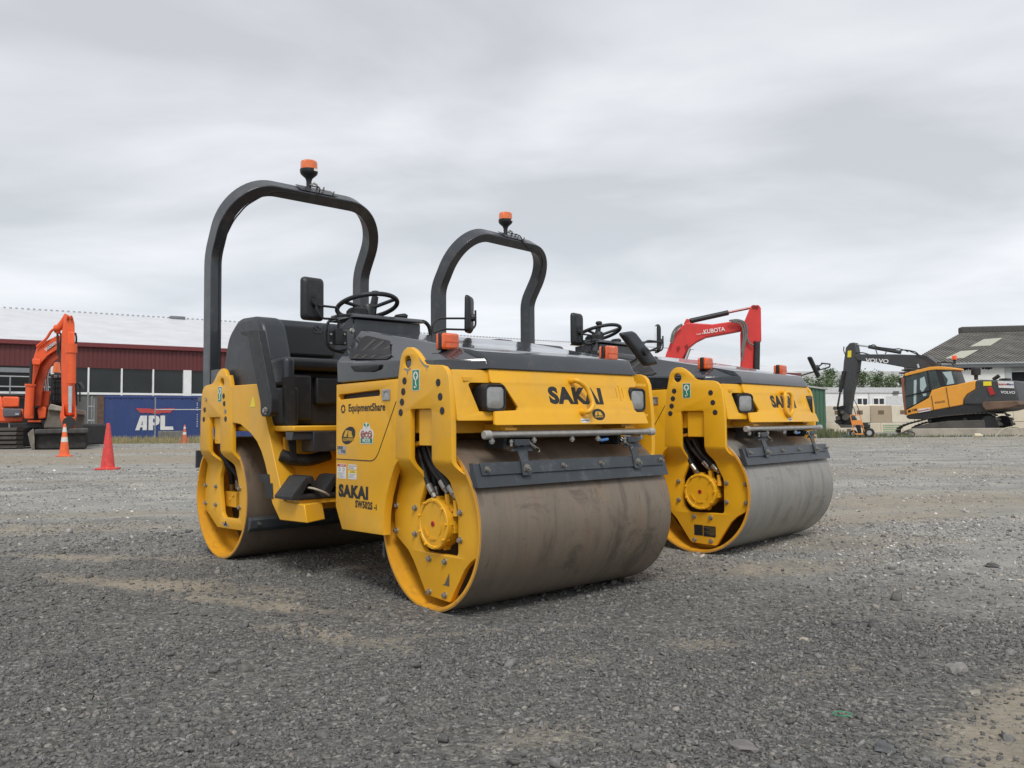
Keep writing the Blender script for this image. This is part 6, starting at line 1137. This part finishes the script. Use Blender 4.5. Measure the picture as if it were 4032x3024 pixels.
MB().hexa([q3(1165, 520, -.21), q3(1195, 520, -.21), q3(1195, 540, -.21), q3(1165, 540, -.21)], [q3(1165, 520, -.2), q3(1195, 520, -.2), q3(1195, 540, -.2), q3(1165, 540, -.2)]).build('engine_label', SILV, PW)
mb = MB(); mb.hexa([q3(965, 545, -.1), q3(1050, 545, -.1), q3(1060, 690, -.1), q3(1010, 690, -.1)], [q3(965, 545, .15), q3(1050, 545, .15), q3(1060, 690, .15), q3(1010, 690, .15)]); mb.build('pump', DKS, PW, bevel=.04)
tag(MB().tube(rnd([at(3150+x/4.424, 1550+y/4.424, 40.8) for x, y in ((880, 160), (950, 280), (970, 360), (950, 420), (905, 440))], .3), .018, 6).build('hose', RUB), 'thin black hose hanging beside the trolley handle', 'hose')
tag(MB().tube(rnd([at(3150+x/4.424, 1550+y/4.424, 40.8) for x, y in ((905, 30), (960, 140), (1010, 240), (1045, 370), (1055, 420))], .3), .018, 6).build('hose', RUB), 'thin black hose running down steeply to the orange trolley', 'hose')
def gp(px, py):
    d = _tw(((px-2016)/F, 1, -(py-1512)/F)); k = -CAMH/d.z; return Vector((d.x*k, d.y*k, 0))
# hose loops, bottle, cloth, green cord, ring
def loop(cpx, w_, h_, Y, label, mat, r_, tilt, z0):
    c_ = at(cpx, 1700, Y); c_.z = z0
    n_ = Vector((math.sin(tilt)*.3, -math.cos(tilt), .35)).normalized()
    return tag(MB().torus(c_, n_, w_/2, r_, 48, 8, h_/w_).build('hose', mat), label, 'hose')
c_ = at(3577, 1700, 40.5); pts_ = [at(3500+x/4.158, 1550+y/4.158, 40.5) for x, y in ((60, 725), (150, 665), (250, 625), (350, 618), (410, 640), (425, 665), (400, 700), (300, 712), (100, 722))]
tag(MB().tube(rnd(pts_, .3, 5), .03, 8).build('hose', basic('olive_hose', (.045, .045, .03), .6)), 'black hose loop lying on the ground at the left end of the low wall', 'hose')
pts_ = [at(3500+x/4.158, 1550+y/4.158, 39.5) for x, y in ((1740, 705), (1800, 640), (1860, 580), (1980, 545), (2100, 545), (2165, 590), (2150, 670), (2080, 710), (1900, 718))]
tag(MB().tube(rnd(pts_, .4, 5), .03, 8).build('hose', basic('pale_hose', (.40, .36, .27), .6)), 'big pale hose loop leaning on the low wall at the right', 'hose')
bp_ = gp(3853, 1722); bt = thing('plastic_bottle', 'cream plastic bottle lying on its side before the low wall', 'bottle', (bp_.x, bp_.y, .09), 0)
MB().lathe([(0, 0), (.09, .0), (.10, .02), (.10, .26), (.05, .34), (.03, .36)], (-.2, 0, 0), (1, 0, 0), 18).build('body', basic('cream_plastic', (.62, .55, .38), .4), bt); MB().cyl((.16, 0, 0), (.20, 0, 0), .035, 12).build('cap', WHITE, bt)
mb = MB(); b0 = gp(3350, 1722); vs_ = []; nn = 14
for i in range(nn):
    for j in range(6): vs_.append((b0.x-.45+i*.085, b0.y-.15+j*.1, .03+.16*abs(math.sin(i*1.7+j*2.3))*math.exp(-((i-6)/4)**2)))
mb.add(vs_, [(i*6+j, (i+1)*6+j, (i+1)*6+j+1, i*6+j+1) for i in range(nn-1) for j in range(5)]); co = mb.build('tarpaulin', basic('blue_cloth', (.14, .24, .50), .7, var=.2, scale=5)); so2 = co.modifiers.new('thick', 'SOLIDIFY'); so2.thickness = .01; tag(co, 'crumpled blue cloth on the ground beside the trolley', 'cloth')
tag(MB().tube(rnd([gp(3225, 1716), gp(3255, 1718.5), gp(3280, 1718), gp(3310, 1721), gp(3340, 1719.5)], .8), .03, 6).build('rope', basic('green_rope', (.10, .42, .22), .6)), 'thin bright green rope on the ground in front of the weeds', 'rope')
rg_ = gp(3317, 2827); tag(MB().torus((rg_.x, rg_.y, .012), (0, .1, 1), .026, .0016, 32, 6).build('plastic_ring', basic('green_plastic', (.04, .30, .14), .4)), 'small thin green plastic ring lying on the gravel', 'ring')
# single stones that stand out
for i, (px, py, r_, cl_, lb) in enumerate(((3765, 2640, .055, (.22, .21, .20), 'tall grey stone at the edge of the tan dirt'), (3480, 2960, .050, (.10, .105, .11), 'flat dark stone at the bottom right'), (905, 2625, .040, (.17, .17, .165), 'grey stone standing up in the left foreground'), (190, 2640, .034, (.07, .07, .072), 'dark flat stone at the far left foreground'), (385, 2610, .035, (.08, .082, .085), 'dark stone right of the far left one'),
                                    (3165, 2510, .032, (.34, .30, .25), 'pale tan stone in the middle of the gravel'), (2965, 2605, .018, (.55, .54, .52), 'small white stone in the gravel'), (3905, 2235, .06, (.09, .09, .09), 'dark rock at the right behind the tan dirt'), (3840, 2725, .035, (.30, .28, .24), 'pale angular stone on the tan dirt'), (2930, 2950, .06, (.16, .15, .145), 'wide grey brown stone at the bottom middle'))):
    p = gp(px, py); r_ *= .68; b = bmesh.new(); bmesh.ops.create_icosphere(b, subdivisions=2, radius=1)
    for v_ in b.verts: q = v_.co.copy(); k = 1+.28*math.sin(q.x*3+i)*math.cos(q.y*4-i)+.15*math.sin(q.z*6+i*2); v_.co = Vector((q.x*k*r_, q.y*k*r_*.75, max(-.3, q.z)*k*r_*(.85 if i in (0, 2) else .4)))
    me = bpy.data.meshes.new('stone'); b.to_mesh(me); b.free(); me.materials.append(basic('single_stone_%d' % i, cl_, .9, var=.25, scale=30, dirt=(.25, .22, .18), dirtamt=.3, bump=.5, bscale=90)); o = bpy.data.objects.new('stone', me); C.objects.link(o); o.location = (p.x, p.y, float(gh(np.array(p.x), np.array(p.y)))+r_*.15); o.rotation_euler = (0, 0, i*1.3); tag(o, lb, 'stone')
# ------------------------------------------------------------------ trees behind the site office
def tree(label, px, w_, ztop, zbase, Y, seed, n=2600):
    random.seed(seed); c_ = at(px, 1500, Y); t_ = thing('tree', label, 'tree', (c_.x, c_.y, 0), 0, 'trees behind the site office')
    lobes = []
    for i in range(16): a = random.random()*6.28; r_ = w_*.46*random.random()**.6; h = zbase+(ztop-zbase)*(.10+.85*random.random())*(1-.45*(r_/w_)**1.5); lobes.append((Vector((math.cos(a)*r_, math.sin(a)*r_*.6, h)), w_*(.07+.08*random.random())))
    lobes.append((Vector((w_*.05, 0, ztop-w_*.07)), w_*.07)); lobes.append((Vector((-w_*.08, 0, ztop-w_*.2)), w_*.12)); mb = MB(); mb.tube([(0, 0, 0), (.05, 0, zbase*.5), (0, 0, zbase), (0, 0, zbase+(ztop-zbase)*.6)], [.16, .13, .10, .04], 8)
    for l_, r_ in lobes: mb.tube([(0, 0, zbase*.7), l_*.5+Vector((0, 0, zbase*.5)), l_], [.07, .05, .015], 6)
    mb.build('trunk', basic('bark', (.12, .09, .07), .9, var=.2), t_)
    vs_, fs_ = [], []
    for i in range(n):
        l_, r_ = random.choice(lobes); d = Vector((random.gauss(0, 1), random.gauss(0, 1), random.gauss(0, 1))).normalized(); p = l_+d*r_*(.35+1.1*random.random()**1.2); p.z = max(p.z, zbase*.3)
        s_ = .05+.07*random.random(); a, b = Vector((random.gauss(0, 1), random.gauss(0, 1), random.gauss(0, .5))).normalized(), Vector((random.gauss(0, 1), random.gauss(0, 1), random.gauss(0, 1))).normalized(); b = (b-a*a.dot(b)).normalized(); k = len(vs_)
        vs_ += [p-a*s_, p-b*s_*.5, p+a*s_, p+b*s_*.5]; fs_.append((k, k+1, k+2, k+3))
    me = bpy.data.meshes.new('crown'); me.from_pydata(vs_, [], fs_); s = NT('leaf'); g2 = s.n('ShaderNodeNewGeometry'); s.col(s.ramp(s.noise(1.3, 6, .75, vec=g2.outputs['Position']), [(.3, (.045, .075, .032)), (.5, (.095, .145, .06)), (.7, (.17, .22, .11))])); s.set(rough=.6); me.materials.append(s.m)
    o = bpy.data.objects.new('crown', me); C.objects.link(o); o.parent = t_
zz = lambda py, Y, px=3400: at(px, py, Y).z
tree('bushy green tree rising behind the left end of the site office', 3268, 4.2, zz(1452, 68), 2.0, 68, 3); tree('low green tree at the left behind the green shed', 3215, 3.4, zz(1480, 66), 1.6, 66, 4, 1600)
tree('green tree just right of the grey excavator arm', 3392, 3.6, zz(1465, 68), 2.0, 68, 5, 2200); tree('broad green tree in the middle behind the site office', 3458, 4.4, zz(1462, 70), 2.0, 70, 6, 2800); tree('green tree nearest to the excavator cab', 3512, 3.4, zz(1478, 68), 2.0, 68, 8, 1800)
# birds? none: the sky is empty. Far ground edge is closed by a low bank
bk = MB(); 
for i in range(40):
    x0 = -400+i*20; bk.box(x0, x0+20.2, 380, 400, -1, 2.2+.8*math.sin(i*.9)+.5*math.sin(i*2.3))
o = bk.build('hills', basic('far_bank', (.16, .18, .15), .9, var=.2, scale=.05)); o['kind'] = 'structure'
